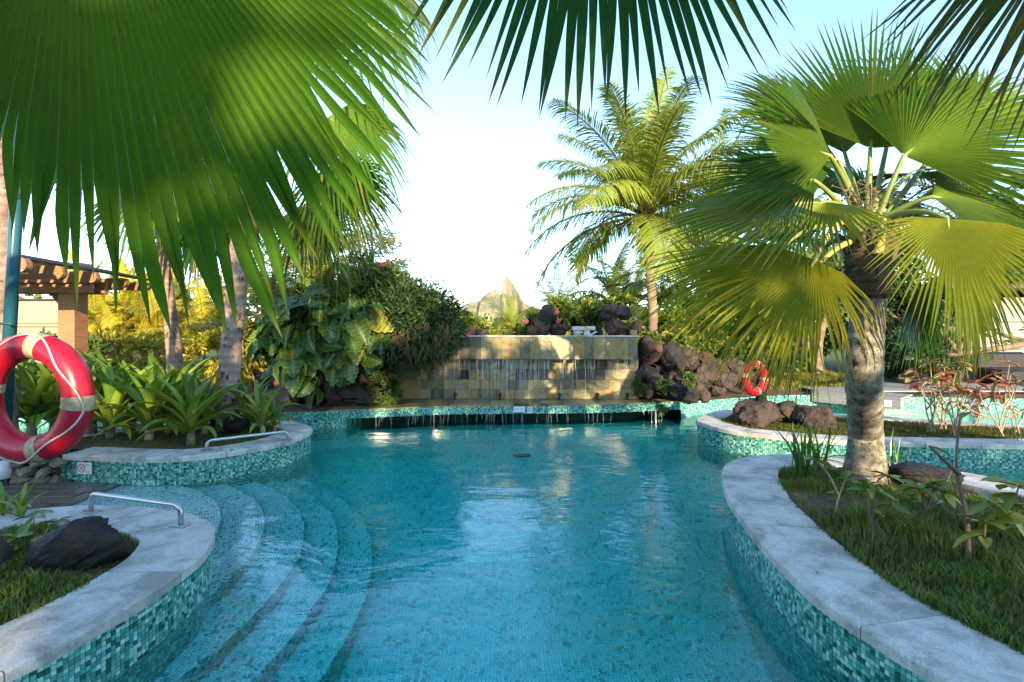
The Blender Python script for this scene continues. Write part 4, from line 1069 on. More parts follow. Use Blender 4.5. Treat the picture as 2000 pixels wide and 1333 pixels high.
# ------------------------------------------------------------------ leaf clouds, shrubs, trees
def leaf_cloud(ells, n, size, cols, asp=.32, up=.2, seed=0, shell=.55, clump=.0, droop=0.0):
    """many small folded leaves spread through ellipsoids (cx,cy,cz,rx,ry,rz)"""
    g = np.random.default_rng(seed); wts = np.array([e[3] * e[4] + e[3] * e[5] for e in ells]); wts = wts / wts.sum()
    k = g.choice(len(ells), n, p=wts); E = np.array(ells)[k]
    d = g.normal(size=(n, 3)); d /= np.linalg.norm(d, axis=1)[:, None]
    # clumpy: pull directions toward random centres
    if clump:
        nc = max(6, n // 160); cc = g.normal(size=(nc, 3)); cc /= np.linalg.norm(cc, axis=1)[:, None]; ci = g.integers(0, nc, n)
        d = cc[ci] + d * clump; d /= np.linalg.norm(d, axis=1)[:, None]; rad = (.55 + .5 * g.random(nc))[ci] * (1 + .12 * g.normal(size=n))
    else: rad = shell + (1 - shell) * g.random(n) ** .5
    rad = rad * (1 + .10 * np.sin(d[:, 0] * 7 + seed) * np.sin(d[:, 2] * 6 + seed * 2))
    c = E[:, :3] + d * E[:, 3:] * rad[:, None]
    ax = d * .8 + g.normal(size=(n, 3)) * .7; ax[:, 2] += up - droop; ax /= np.linalg.norm(ax, axis=1)[:, None]
    nn = g.normal(size=(n, 3)) * .6 + d + np.array([0, 0, .6]); sd = np.cross(ax, nn); sd /= np.linalg.norm(sd, axis=1)[:, None]
    nm = np.cross(sd, ax)
    s = size * (.6 + .8 * g.random(n))[:, None]; wd = s * asp
    a = c; m1 = c + ax * s * .5 + sd * wd * .5 + nm * wd * .12; m2 = c + ax * s * .5 - sd * wd * .5 + nm * wd * .12; t = c + ax * s - np.array([0, 0, 1]) * s * .15
    V = np.stack([a, m1, t, m2], 1).reshape(-1, 3); i = np.arange(n)[:, None] * 4
    F = np.concatenate([i, i + 1, i + 2, i + 3], 1)
    C = np.array(cols)[g.integers(0, len(cols), n)] * (.75 + .5 * g.random(n))[:, None]
    return V, F, np.repeat(C, 4, axis=0)

def shrub(name, label, cat, base, ells, n, size, cols, asp=.32, seed=0, m=None, group=None, stems=5, clump=.35, stem_r=.02, **k):
    t = thing(name, label, cat, base, group); V, F, C = leaf_cloud(ells, n, size, cols, asp, seed=seed, clump=clump, **k)
    wpart('foliage', V, F, m or LEAF_SOFT, t, col=C)
    rr = random.Random(seed); mb = MB(); b = Vector(base)
    for i in range(stems):
        e = ells[i % len(ells)]; q = Vector((e[0] + rr.uniform(-.5, .5) * e[3], e[1] + rr.uniform(-.5, .5) * e[4], e[2] + rr.uniform(-.3, .5) * e[5]))
        st = b + Vector((rr.uniform(-.3, .3) * e[3], rr.uniform(-.3, .3) * e[4], -.05)); mb.tube(bez(st, (st + q) / 2 + Vector((rr.gauss(0, .1), 0, .1)), q, 5), [stem_r * (1 - .13 * i) for i in range(6)], 5)
    wpart('stem', mb.V, mb.F, BARK, t); return t
def tree(label, base, H, crown, n, size, cols, seed, asp=.35, r=.14, group=None, name='tree', clump=.32, m=None, limbs=6, cat='tree', **k):
    t = thing(name, label, cat, base, group); b = Vector(base); rr = random.Random(seed); V, F, C = leaf_cloud(crown, n, size, cols, asp, seed=seed, clump=clump, **k)
    wpart('crown', V, F, m or LEAF_SOFT, t, col=C)
    mb = MB(); fork = b + Vector((rr.gauss(0, .1), 0, H * .45)); mb.tube(bez(b + Vector((0, 0, -.1)), b + Vector((rr.gauss(0, .15), 0, H * .2)), fork, 6), [r * (1.25 - .1 * i) for i in range(7)], 9)
    for i in range(limbs):
        e = crown[i % len(crown)]; q = Vector((e[0] + rr.uniform(-.6, .6) * e[3], e[1] + rr.uniform(-.6, .6) * e[4], e[2] + rr.uniform(-.2, .6) * e[5]))
        mb.tube(bez(fork, (fork + q) / 2 + Vector((0, 0, .2)), q, 6), [r * .6 * (1 - .14 * k_) for k_ in range(7)], 6)
    wpart('trunk', mb.V, mb.F, BARK, t); return t
def E(px, py, d, rx, ry, rz):                       # radii rx, rz in picture pixels at distance d
    p = P(px, py, d); return (p.x, p.y, p.z, rx / 1000 * d, ry, rz / 1000 * d)
DG = [(.03, .075, .02), (.05, .11, .03), (.025, .06, .02), (.08, .14, .04)]
MG = [(.07, .13, .025), (.10, .17, .03), (.05, .10, .02), (.15, .20, .04)]
YG = [(.22, .24, .03), (.15, .19, .025), (.30, .28, .04), (.10, .15, .02)]

# elephant-ear climber left of the waterfall
def ear_leaf(seed, c=(.05, .12, .02)):
    rr = random.Random(seed); V = []; F = []; C = []; n = 14; cols_ = 9
    outline = []
    for i in range(n + 1):
        t = i / n
        wd = .44 * math.sin(math.pi * min(1, (t * .92 + .10))) ** .75 * (1 - .35 * t) * (1.12 if t < .35 else 1)
        outline.append((t, max(0.004, wd * (1 + .07 * math.sin(i * 2.1 + seed)))))
    for i, (t, wd) in enumerate(outline):
        for j in range(cols_):
            u = j / (cols_ - 1) * 2 - 1
            back = -.22 * (abs(u) ** 1.5) * max(0, 1 - t * 2.5)        # heart lobes
            rib = .03 * math.cos(i * math.pi) * (1 - abs(u) * .2)
            x = t + back + .06 * abs(u) * (1 if i % 2 else 0); y = u * wd; z = .16 * abs(u) ** 1.2 * wd * 2 - .30 * t * t + rib * .9 + .015 * math.sin(9 * t + 5 * u + seed)
            V.append((x, y, z)); ed = abs(u) > .86
            cc = Vector(c) * (.62 + .7 * ((i % 2))); 
            if abs(u) < .10: cc = Vector((.17, .24, .05))
            if ed and rr.random() < .35: cc = Vector((.25, .24, .04))
            C.append(cc)
    for i in range(n):
        for j in range(cols_ - 1): F.append((i * cols_ + j, i * cols_ + j + 1, (i + 1) * cols_ + j + 1, (i + 1) * cols_ + j))
    return mesh('leaf', V, F, LEAF_GLOSS, col=C, smooth=True)
EARS = [ear_leaf(i, c) for i, c in enumerate(((.045, .115, .02), (.06, .14, .022), (.035, .095, .02), (.09, .16, .025), (.07, .13, .02)))] + [ear_leaf(9, (.24, .22, .03))]
def elephant_ear():
    e = E(652, 655, 8.75, 118, .85, 100); base = Vector((e[0], e[1] + .1, .28)); rr = random.Random(5)
    t = thing('elephant_ear', 'mass of big glossy elephant-ear leaves cascading over rocks left of the waterfall', 'plant', base)
    c = Vector(e[:3]); mb = MB()
    n = 0
    while n < 270:
        d = Vector((rr.gauss(0, 1), rr.gauss(-.6, .8), rr.gauss(.15, .8))).normalized()
        if d.y > .45: continue
        rad = rr.uniform(.68, 1.12)
        p = c + Vector((d.x * e[3], d.y * e[4], d.z * e[5])) * rad
        if d.z < -.2: p.x -= .25 * (-d.z)
        # leaf points outward then hangs
        ax = (Vector((d.x, d.y * .9, 0)) * .55 + Vector((rr.gauss(0, .45), rr.gauss(-.1, .3), -.7 + max(0, d.z) * .75 + rr.gauss(0, .25)))).normalized()
        nm = (d + Vector((rr.gauss(0, .45), rr.gauss(-.2, .3), .35 + rr.gauss(0, .35)))).normalized(); X, Y, Z = fan_frame(ax, nm)
        s = rr.choice([rr.uniform(.2, .3), rr.uniform(.28, .44), rr.uniform(.3, .46)]) * (1.0 if rad > .85 else .8)
        o = link('leaf', EARS[5] if rr.random() < .05 else EARS[rr.randrange(5)], t, p)
        o.rotation_euler = Matrix((X, Y, Z)).transposed().to_euler(); o.scale = (s, s, s)
        mb.tube(bez(c + (p - c) * .25 + Vector((0, .1, -.1)), c + (p - c) * .8 + Vector((0, 0, .12)), p + X * s * .1, 5), .007, 4); n += 1
    wpart('stalk', mb.V, mb.F, PETIOLE, t)
    # woody mass inside
    mb = MB()
    for i in range(9):
        q = c + Vector((rr.uniform(-.6, .6) * e[3], rr.uniform(-.2, .5), rr.uniform(-.2, .6) * e[5])); mb.tube(bez(base + Vector((rr.uniform(-.3, .3), 0, 0)), (base + q) / 2, q, 5), .03, 6)
    wpart('stem', mb.V, mb.F, BARK, t)
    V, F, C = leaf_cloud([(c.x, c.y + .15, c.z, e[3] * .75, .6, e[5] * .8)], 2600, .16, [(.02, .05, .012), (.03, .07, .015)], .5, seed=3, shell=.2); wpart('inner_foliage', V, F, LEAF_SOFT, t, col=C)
elephant_ear()
e1 = E(800, 640, 8.95, 88, .8, 88); e2 = E(745, 590, 9.1, 80, .7, 62); e3 = E(850, 640, 9.0, 52, .6, 60)
shrub('fern_shrub', 'dense narrow-leaved dark shrub drooping over the waterfall wall', 'shrub', (e1[0], 9.95, 1.1), [e1, e2, e3], 17000, .13, DG + [(.06, .12, .035)] * 2 + [(.11, .16, .04)], .2, seed=4, clump=.22, stems=10)
def dead_sprays():
    mb = MB(); rr = random.Random(3)
    t = thing('dead_fern', 'dry brown hanging fern sprays at the underside of the dark shrub', 'plant', P(820, 680, 8.4))
    for i in range(120):
        a = P(rr.choice([rr.gauss(780, 18), rr.gauss(835, 30)]), rr.uniform(630, 690), rr.uniform(8.15, 8.5)); L = rr.uniform(.08, .22); x = rr.gauss(0, .05)
        pts = [a, a + Vector((x * .5, -.02, -L * .5)), a + Vector((x, -.01, -L))]; mb.tube(pts, [.002, .004, .001], 4)
        for k in range(7):
            q = a + Vector((x, -.01, -L)) * (k / 5); mb.tube([q, q + Vector((rr.gauss(0, .02), rr.gauss(0, .02), -.03))], [.006, .001], 3)
    wpart('dry_foliage', mb.V, mb.F, simple('dead_fern', (.15, .075, .04), .9, var=.5, scale=15), t)
dead_sprays()
# sprigs of the shrub's upper right outline
def sprigs(label, spots, L, seed, cols, name='fern_shrub', nl=26, ll=.07):
    rr = random.Random(seed); b0 = spots[0]
    t = thing(name, label, 'shrub', P(*b0)); mb = MB(); lv = MB()
    for (px, py, d) in spots:
        a = P(px, py, d); dr = Vector((rr.gauss(.35, .25), rr.gauss(-.1, .3), 1)).normalized(); q = a + dr * L * rr.uniform(.6, 1.2); pts = bez(a - dr * .3, a + Vector((0, 0, .05)), q, 6); mb.tube(pts, .004, 4)
        for k in range(nl):
            tt = k / nl; j = min(5, int(tt * 6)); p = pts[j].lerp(pts[j + 1], tt * 6 - j); o = Vector((rr.gauss(0, 1), rr.gauss(0, 1), rr.gauss(.6, .4))).normalized(); s = o.cross(Vector((.3, .5, .2))).normalized() * ll * .12
            lv.add([p, p + o * ll * .5 + s, p + o * ll, p + o * ll * .5 - s], [(0, 1, 2, 3)], [x * rr.uniform(.7, 1.3) for x in rr.choice(cols)])
    wpart('stem', mb.V, mb.F, BARK, t); wpart('foliage', lv.V, lv.F, LEAF_SOFT, t, col=lv.C)
sprigs('feathery upright sprigs on the crest of the dark shrub by the wall', [(R.uniform(760, 895), 0, 8.8) for _ in range(2)] and [(x, 560 + (x - 760) * .42 + R.uniform(-6, 30), R.uniform(8.7, 9.3)) for x in [R.uniform(760, 892) for _ in range(60)]], .32, 2, DG)
shrub('fern', 'small green fern at the foot of the slate wall beside boulders', 'fern', P(745, 790, 8.65), [E(750, 760, 8.7, 32, .2, 32)], 1400, .12, MG, .22, seed=9, clump=.3, stems=4, stem_r=.008)
for i, (px, py, d, a) in enumerate(((1245, 755, 9.05, 12), (1285, 790, 9.05, 14), (1300, 750, 9.05, 14), (1345, 745, 9.1, 10))):
    shrub('fern', ('bright fern at the low right corner of the slate wall', 'fern on the ledge below the widest black boulder', 'fern between the black boulders of the right bank', 'fern tuft beside the rounded grey boulder')[i], 'fern', P(px, py + a, d), [E(px, py, d, a, .1, a)], 260, .09, MG, .3, seed=70 + i, clump=.4, stems=2, stem_r=.005)

# hibiscus hedge and greenery behind the wall
def bank():
    V = []; F = []; nx, ny = 40, 14; xa, xb, ya, yb = -3.2, 3.8, 9.72, 14.5
    for j in range(ny + 1):
        for i in range(nx + 1):
            x = xa + (xb - xa) * i / nx; y = ya + (yb - ya) * j / ny; e = min(1, (x - xa) / .9, (xb - x) / 1.2); f = min(1, (yb - y) / 2.5)
            z = .2 + 1.1 * max(0, e) ** .8 * max(0, f) + .06 * nz(x, y, 0, 1.5); V.append((x, y, z if -2.2 < x < 2.2 or j else min(z, .9)))
    for j in range(ny):
        for i in range(nx): a = j * (nx + 1) + i; F.append((a, a + 1, a + nx + 2, a + nx + 1))
    tag(part('planting_bank', V, F, SOIL, smooth=True), kind='structure')
bank()
gb = 'bushes along the top of the waterfall wall'
for i, (px, py, d, rx, rz, n, cl, lab) in enumerate(((925, 640, 11, 32, 20, 1700, YG + MG, 'yellow-green bush beside the dark shrub above the wall'), (1045, 632, 10.6, 22, 20, 1300, MG, 'green bush left of the perched boulder on the wall'), (1100, 620, 10.5, 26, 32, 2000, MG + YG, 'hibiscus bush with pink flowers beside the perched boulder'), (1140, 618, 10.8, 34, 30, 2600, YG + MG, 'light green bush behind the white bench on the wall'), (1162, 632, 10.3, 18, 24, 1000, DG + MG, 'dark leafy bush between bench and right boulders on the wall'), (1205, 600, 10.4, 28, 22, 1200, YG + MG, 'leafy tuft growing over the right boulders on the wall'), (1255, 665, 10.2, 26, 34, 1600, YG + MG, 'light bush dropping down behind the right end of the wall'), (1000, 653, 11.4, 40, 14, 1100, YG, 'low sunlit bush under the small bright coconut palm'))):
    e = E(px, py, d, rx, .5, rz); shrub('bush', lab, 'bush', (e[0], e[1], e[2] - e[5]), [e], n, .13, cl, .36, seed=100 + i, group=gb, clump=.3, stem_r=.01)
def flower(px, py, d, label, s=.06, m=PINK, g=None):
    p = P(px, py, d); t = thing('hibiscus_flower', label, 'flower', p, g)
    pm = mesh('petal', [(0, 0, 0), (.35, -.3, .1), (.9, -.35, .05), (1.05, 0, -.02), (.9, .35, .05), (.35, .3, .1)], [(0, 1, 2, 3), (0, 3, 4, 5)], m)
    for k in range(5):
        o = link('petal', pm, t, p, (math.radians(80), k * 1.257, 0), s); 
        o.rotation_euler = (Matrix.Rotation(math.radians(90), 3, 'X') @ Matrix.Rotation(k * 1.257, 3, 'Z')).to_euler()
    link('stamen', mesh('stamen', *tube([(0, 0, 0), (0, -s * .9, s * .2)], s * .1, 5), PETIOLE_Y), t, p)
gf = 'pink hibiscus flowers above the wall'
for px, py, d in ((1088, 610, 10.0), (1028, 628, 10.3), (1090, 628, 9.95)): flower(px, py, d, 'pink hibiscus flower among bushes above the slate wall', .05, g=gf)
for px, py, d in ((676, 542, 8.6), (745, 518, 8.8), (690, 510, 8.9), (758, 510, 8.9)): flower(px, py, d, 'pink hibiscus flower on the crest of the leafy mass left of the wall', .045, g='pink hibiscus flowers on the left crest')
e = E(720, 545, 9.3, 70, .6, 36); shrub('bush', 'light green hibiscus bush on the crest above the elephant-ear leaves', 'bush', (e[0], e[1], .5), [e], 2600, .11, MG + YG, .4, seed=131, clump=.3)
e = E(640, 560, 9.6, 70, .6, 34); shrub('bush', 'yellow-green bush crowning the left side of the elephant-ear leaves', 'bush', (e[0], e[1], .5), [e], 2200, .12, YG, .45, seed=132, clump=.3)

# white bench-like block on the wall
def bench():
    p = P(1140, 655, 9.55); t = thing('bench', 'small white stone bench standing on the waterfall wall', 'bench', p)
    link('seat', mesh('seat', *bbox_bev((.42, .22, .075), .012), COPING), t, p + Vector((-.01, 0, .125)))
    for dx in (-.13, .05): link('leg', mesh('leg', *bbox_bev((.11, .18, .095), .01), COPING), t, p + Vector((dx, 0, .04)))
    link('loose_slab', mesh('loose_slab', *bbox_bev((.14, .12, .03), .006), COPING), t, p + Vector((.17, -.03, .035)), (0, -.5, 0))
bench()

# left background: yellow shrubs, casuarinas
def casuarina(label, base, H, n, seed, cols, group=None):
    rr = random.Random(seed); t = thing('casuarina_tree', label, 'tree', base, group); b = Vector(base); mb = MB(); lv = MB()
    mb.tube([b, b + Vector((.1, 0, H * .5)), b + Vector((0, 0, H))], [.12, .08, .02], 8)
    for i in range(n):
        z = H * (.18 + .82 * rr.random()); a = rr.uniform(0, 6.28); L = (H - z) * .35 + .6; q0 = b + Vector((0, 0, z)); q1 = q0 + Vector((math.cos(a) * L, math.sin(a) * L, L * .35)); mb.tube(bez(q0, (q0 + q1) / 2 + Vector((0, 0, .1)), q1, 4), [.02, .016, .012, .008, .004], 4)
        for k in range(46):
            p = q0.lerp(q1, rr.uniform(.25, 1.05)) + Vector((rr.gauss(0, .1), rr.gauss(0, .1), rr.gauss(0, .08))); o = Vector((rr.gauss(0, .5) + math.cos(a) * .4, rr.gauss(0, .5) + math.sin(a) * .4, rr.uniform(-.8, .5))).normalized() * rr.uniform(.2, .42); s = o.cross(Vector((0, 1, .1))).normalized() * .006
            lv.add([p - s, p + s, p + o * .6 + Vector((0, 0, -.02)) + s, p + o + Vector((0, 0, -.08)) - s * .3], [(0, 1, 2, 3)], [x * rr.uniform(.7, 1.3) for x in rr.choice(cols)])
    wpart('trunk', mb.V, mb.F, BARK, t); wpart('crown', lv.V, lv.F, LEAF_SOFT, t, col=lv.C)
CA = [(.14, .16, .05), (.10, .13, .05), (.20, .19, .05)]
for i, (px, d, H, lab) in enumerate(((530, 15, 4.2, 'feathery casuarina tree behind the leaning palm trunk'), (640, 17, 4.4, 'feathery casuarina tree rising behind the elephant-ear crest'), (725, 16, 4.6, 'thin casuarina whose twigs stand out against sky above the shrub'), (590, 21, 5.0, 'distant feathery casuarina between the other two casuarinas'))):
    casuarina(lab, ((px - 1000) / 1000 * d, d, .26), H, 60, 40 + i, CA)
for i, (px, py, d, rx, rz, n, lab) in enumerate(((500, 680, 11, 50, 60, 4200, 'bright yellow-green shrub behind the leaning palm trunk'), (430, 690, 12, 60, 50, 3500, 'yellow shrub between the slim pink trunk and leaning palm'), (250, 690, 14, 90, 40, 3600, 'low yellow shrub row under the young coconut palms'), (120, 700, 9.2, 60, 50, 2500, 'green shrub behind the lilies by the pergola wall'), (560, 660, 12.5, 46, 60, 3000, 'olive shrub at the left flank of the elephant-ear mass'), (400, 600, 19, 90, 60, 3200, 'pale green tree clump beyond the slim pink trunk'))):
    e = E(px, py, d, rx, .8, rz); shrub('bush', lab, 'bush', (e[0], e[1], .26), [e], n, .15, [(.34, .30, .03), (.22, .24, .025), (.42, .36, .05)] if i in (0, 1, 2) else (YG if i != 3 else MG), .34, seed=150 + i, clump=.3)

# right background trees
gt = 'trees closing the garden behind the right rock bank'
for i, (px, py, d, rx, rz, H, n, cl, lab) in enumerate(((1350, 640, 14, 70, 70, 3, 5200, MG + YG, 'light leafy tree just right of the tall coconut trunk'), (1450, 600, 16, 110, 90, 4.5, 6500, MG, 'green tree behind the low left fronds of the big fan palm'), (1580, 600, 18, 120, 90, 5, 6500, MG + DG, 'shaded green tree behind the big fan palm trunk'), (1740, 640, 13, 70, 80, 3.6, 6000, DG, 'dark dense shrubby tree right of the big fan trunk'), (1830, 560, 16, 120, 110, 5, 6500, DG + MG, 'dark tree above the pavilion roof behind the red shrubs'), (1960, 520, 14, 90, 110, 5, 5500, MG + DG, 'green tree rising behind the canvas pavilion'), (1660, 520, 22, 140, 90, 6, 5500, MG, 'tall far tree behind the crown of the big fan palm'), (1300, 655, 12.5, 40, 50, 2, 2600, MG + YG, 'leafy bush around the foot of the tall coconut'), (1500, 690, 12.5, 60, 30, 1.6, 2600, MG + DG, 'low hedge bush above the right rock bank'), (1800, 700, 11.5, 50, 50, 2, 3800, DG, 'dark hanging bush beside the pavilion post'))):
    e = E(px, py, d, rx, 1.0, rz); tree(lab, (e[0], e[1], .26), H, [e, (e[0] + e[3] * .5, e[1] + .4, e[2] - e[5] * .4, e[3] * .6, .8, e[5] * .6)], n, .2, cl, 170 + i, group=gt)
# far wood closing the horizon (one mass)
def far_wood():
    V = []; F = []; C = []
    g = np.random.default_rng(5); ells = []
    for a in np.linspace(-62, 62, 90):
        r = g.uniform(42, 60); x = math.sin(math.radians(a)) * r; y = math.cos(math.radians(a)) * r
        if -7 < a < 5: h = g.uniform(1.2, 1.9)
        else: h = g.uniform(2.2, 3.8)
        ells.append((x, y, .2 + h * .55, 2.2, 2, h))
    V, F, C = leaf_cloud(ells, 24000, .7, MG + YG, .5, seed=9, shell=.5)
    tag(part('far_wood', V, F, LEAF_SOFT, col=C), 'far belt of mixed green trees closing the garden', 'trees', kind='stuff')
far_wood()

# ------------------------------------------------------------------ mountain
def mountain():
    d = 900.0; prof = [(760, 640), (840, 622), (880, 606), (905, 597), (922, 590), (935, 588), (945, 580), (952, 574), (958, 572), (964, 568), (970, 566), (975, 573), (979, 579), (981, 560), (983, 546), (988, 541), (993, 543), (1000, 552), (1008, 562), (1015, 574), (1022, 588), (1030, 592), (1045, 598), (1080, 608), (1140, 622), (1250, 640)]
    xs = np.linspace(760, 1250, 300); hs = np.interp(xs, [p[0] for p in prof], [p[1] for p in prof])
    V = []; F = []; ny = 46
    for j in range(ny + 1):
        s = j / ny                                               # 0 front foot, .5 ridge, 1 back
        for i, px in enumerate(xs):
            X = (px - 1000) / 1000 * d; H = CAM_H + (650 - hs[i]) / 1000 * d
            u = 1 - abs(s - .5) * 2; spire = max(0, (H - 60) / 40)
            dep = (s - .5) * (240 - 120 * min(1, spire))
            prof_z = u ** (1.25) if H < 60 else (min(1, u * 1.25)) ** .8 if u > .3 else u * 1.0
            gl = 1 + .10 * mnoise.noise(Vector((X * .06, s * 3, 0))) * (1 - u * .8)
            rx = 10 * mnoise.noise(Vector((X * .05, prof_z * 2.5, 4))) * (1 - u) + 7 * mnoise.noise(Vector((X * .12, prof_z * 3, 9))) * (1 - u ** 3)
            # right flank of the spire skewed back to look shaded; still sunlit
            skew = 0.0
            if px > 990: skew = -(px - 990) * 2.2 * min(1, spire + .3) * (1 - s) * 2
            V.append((X, d + dep + rx - skew * 1.0, max(-1, H * prof_z * gl)))
    n = len(xs)
    for j in range(ny):
        for i in range(n - 1): a = j * n + i; F.append((a, a + 1, a + n + 1, a + n))
    tag(part('mountain', V, F, CLIFF), 'bare pale rock peak with a tall blunt spire beyond the garden', 'mountain', kind='structure')
mountain()

# ------------------------------------------------------------------ strap-leaved lilies
def strap(seed, L, e0, e1, wd, cols):
    rr = random.Random(seed); V = []; F = []; C = []; p = Vector((0, 0, 0)); n = 9
    for i in range(n + 1):
        t = i / n; e = math.radians(e0 + (e1 - e0) * t ** 1.4); w_ = wd * (math.sin(math.pi * min(1, .12 + t * .88)) ** .7) * (1 if t < .95 else .3)
        nx = Vector((-math.sin(e), 0, math.cos(e)))
        for u in (-1, -.5, 0, .5, 1): V.append(p + Vector((0, u * w_, 0)) + nx * (abs(u) ** 1.3 * w_ * .55) + Vector((0, .01 * math.sin(t * 5 + seed), 0))); C.append(Vector(cols[0]).lerp(Vector(cols[1]), t) * (1.15 if u == 0 else 1) * (.9 if i % 2 else 1))
        p += Vector((math.cos(e), 0, math.sin(e))) * L / n
    for i in range(n):
        for j in range(4): a = i * 5 + j; F.append((a, a + 1, a + 6, a + 5))
    return mesh('leaf', V, F, LEAF_GLOSS, col=C, smooth=True)
SG = ((.24, .31, .035), (.17, .26, .03)); SD = ((.11, .20, .025), (.09, .18, .022))
STR = [strap(i, L, a, b, w_, SG if i % 3 else SD) for i, (L, a, b, w_) in enumerate(((.62, 82, 50, .042), (.66, 72, 5, .045), (.62, 62, -25, .042), (.58, 50, -45, .04), (.50, 35, -60, .036), (.70, 78, 30, .046)))]
def lily(px, py, s, seed, label, z=.29, h=.14, n=21, group='strap-leaved lilies in the left planter'):
    b = G(px, py, z); rr = random.Random(seed); t = thing('lily_plant', label, 'plant', b, group)
    c = b + Vector((0, 0, h * s)); wpart('stem', *tube([b + Vector((0, 0, -.05)), (b + c) / 2 + Vector((.01, 0, 0)), c], [.045 * s, .036 * s, .03 * s], 8), STEM if seed % 2 else BARK, t, smooth=True)
    for i in range(n):
        v = min(4, int(i / n * 5)); v = 5 if (v == 0 and rr.random() < .5) else v
        link('leaf', STR[v], t, c + Vector((0, 0, -.004 * i)), (rr.uniform(-.1, .1), rr.uniform(-.1, .1), i * 2.399 + rr.uniform(-.3, .3)), s * rr.uniform(.85, 1.12))
LL = 'bright green strap-leaved lily on a short stem in the left planter'
for i, (px, py, s) in enumerate(((215, 858, 1.0), (290, 862, 1.05), (372, 866, .95), (330, 846, 1.1), (255, 842, 1.15), (398, 848, .9), (180, 845, 1.05), (60, 850, 1.15), (105, 846, 1.15), (140, 838, 1.2), (20, 845, 1.1), (310, 835, 1.1), (360, 834, 1.0), (210, 835, 1.2))): lily(px, py, s * 1.14, i, LL)
lily(512, 848, .85, 31, 'lily standing right of the leaning palm trunk near the far rail', n=17); lily(488, 838, .85, 32, 'lily close behind the right side of the leaning palm trunk'); lily(535, 842, .6, 33, 'smallest lily at the rounded end of the left planter', n=12)
lily(42, 1012, .38, 34, 'small narrow-leaved lily at the grass edge beyond the black rock', z=.27, h=.05, n=10, group=None)
lily(5, 1010, .34, 35, 'yellowish lily tuft at the coping behind the black rock', z=.27, h=.05, n=8, group=None)

# ------------------------------------------------------------------ broad-leaved saplings on the right and left lawns
def oval(seed, cols, asp=.42, curl=.25):
    V = []; F = []; C = []; n = 7
    for i in range(n + 1):
        t = i / n; wd = asp / 2 * math.sin(math.pi * min(1, .04 + t * .95)) ** .8
        for u in (-1, 0, 1): V.append((t, u * wd, abs(u) * wd * .45 - curl * t * t + .01 * math.sin(i * 3 + seed))); C.append(Vector(cols[0] if u else (.22, .26, .05)).lerp(Vector(cols[1]), t * .5))
    for i in range(n):
        for j in (0, 1): a = i * 3 + j; F.append((a, a + 1, a + 4, a + 3))
    return mesh('leaf', V, F, LEAF_GLOSS, col=C, smooth=True)
OV = [oval(0, ((.24, .27, .03), (.30, .27, .03))), oval(1, ((.10, .19, .025), (.16, .22, .03))), oval(2, ((.06, .13, .02), (.08, .15, .02))), oval(3, ((.34, .30, .03), (.40, .30, .04)), .55, .1)]
OR_ = [oval(5, ((.40, .008, .045), (.46, .012, .06)), .34), oval(6, ((.30, .006, .035), (.38, .012, .05)), .34), oval(15, ((.40, .008, .045), (.46, .012, .06)), .34), oval(7, ((.45, .28, .08), (.42, .22, .08)), .4), oval(8, ((.42, .34, .12), (.5, .32, .12)), .4)]
def sapling(name, label, base, stems, leaf_set, size, seed, tuft=5, spread=1.0, r=.012, mat_=STEM, cat='plant', group=None, mid=0):
    """stems: lists of world points; a tuft of leaves at each tip"""
    rr = random.Random(seed); t = thing(name, label, cat, base, group)
    for st in stems:
        pts = smooth_path(st, 5); V, F = tube(pts, [r * (1 - .6 * i / (len(pts) - 1)) for i in range(len(pts))], 6); wpart('stem', V, F, mat_, t, smooth=True)
        spots = [(pts[-1], 0)] * tuft + [(pts[rr.randrange(len(pts) // 2, len(pts))], 1) for _ in range(mid)]
        for i, (p, kind) in enumerate(spots):
            o = link('leaf', leaf_set[rr.randrange(len(leaf_set))], t, p, None, size * rr.uniform(.7, 1.25)); o.rotation_euler = (rr.gauss(0, .3), rr.uniform(-.75, .5), i * 2.4 + rr.uniform(-.5, .5))
GZ = .28
def SP(px, py, d): return P(px, py, d)
b = G(1893, 1108, .27); d = b.y
sapling('frangipani_sapling', 'tall bare-stemmed sapling with yellow-green leaves at the front lawn', b, [[b, P(1888, 1010, d), P(1876, 960, d), P(1868, 900, d), P(1874, 820, d)], [P(1872, 925, d), P(1850, 905, d - .05), P(1815, 872, d - .1)]], [OV[0], OV[1]], .085, 1, tuft=1, r=.014, mid=0, mat_=BARK)
dq = d - .05
sapling('broad_leaf_seedling', 'seedling with large yellow-veined oval leaves beside the tall bare sapling', G(1945, 1085, .28), [[G(1945, 1085, .28), P(1948, 1040, dq), P(1945, 985, dq)], [G(1952, 1085, .28), P(1975, 1000, dq), P(1990, 950, dq)], [G(1915, 1080, .28), P(1922, 1050, dq), P(1925, 1020, dq)]], [OV[0], OV[3], OV[1]], .15, 2, tuft=4, r=.008, mat_=BARK, mid=4)
b = G(1706, 1056, .28)
sapling('broad_leaf_seedling', 'dark twiggy stump with a few green leaves on bare soil', b, [[b, P(1700, 1010, b.y), P(1692, 950, b.y)], [b, P(1712, 1020, b.y), P(1740, 985, b.y)], [b, P(1704, 1000, b.y), P(1712, 960, b.y)]], [OV[1], OV[0], OV[2]], .095, 3, tuft=5, r=.012, mat_=BARK, mid=3)
b = G(1632, 1003, .29)
sapling('broad_leaf_seedling', 'thin forked seedling with one hanging yellow leaf on bare soil', b, [[b, P(1638, 970, b.y), P(1652, 935, b.y)], [P(1638, 968, b.y), P(1620, 930, b.y), P(1595, 900, b.y)]], [OV[0], OV[1]], .10, 4, tuft=4, r=.008, mid=2)
b = G(1812, 1008, .29)
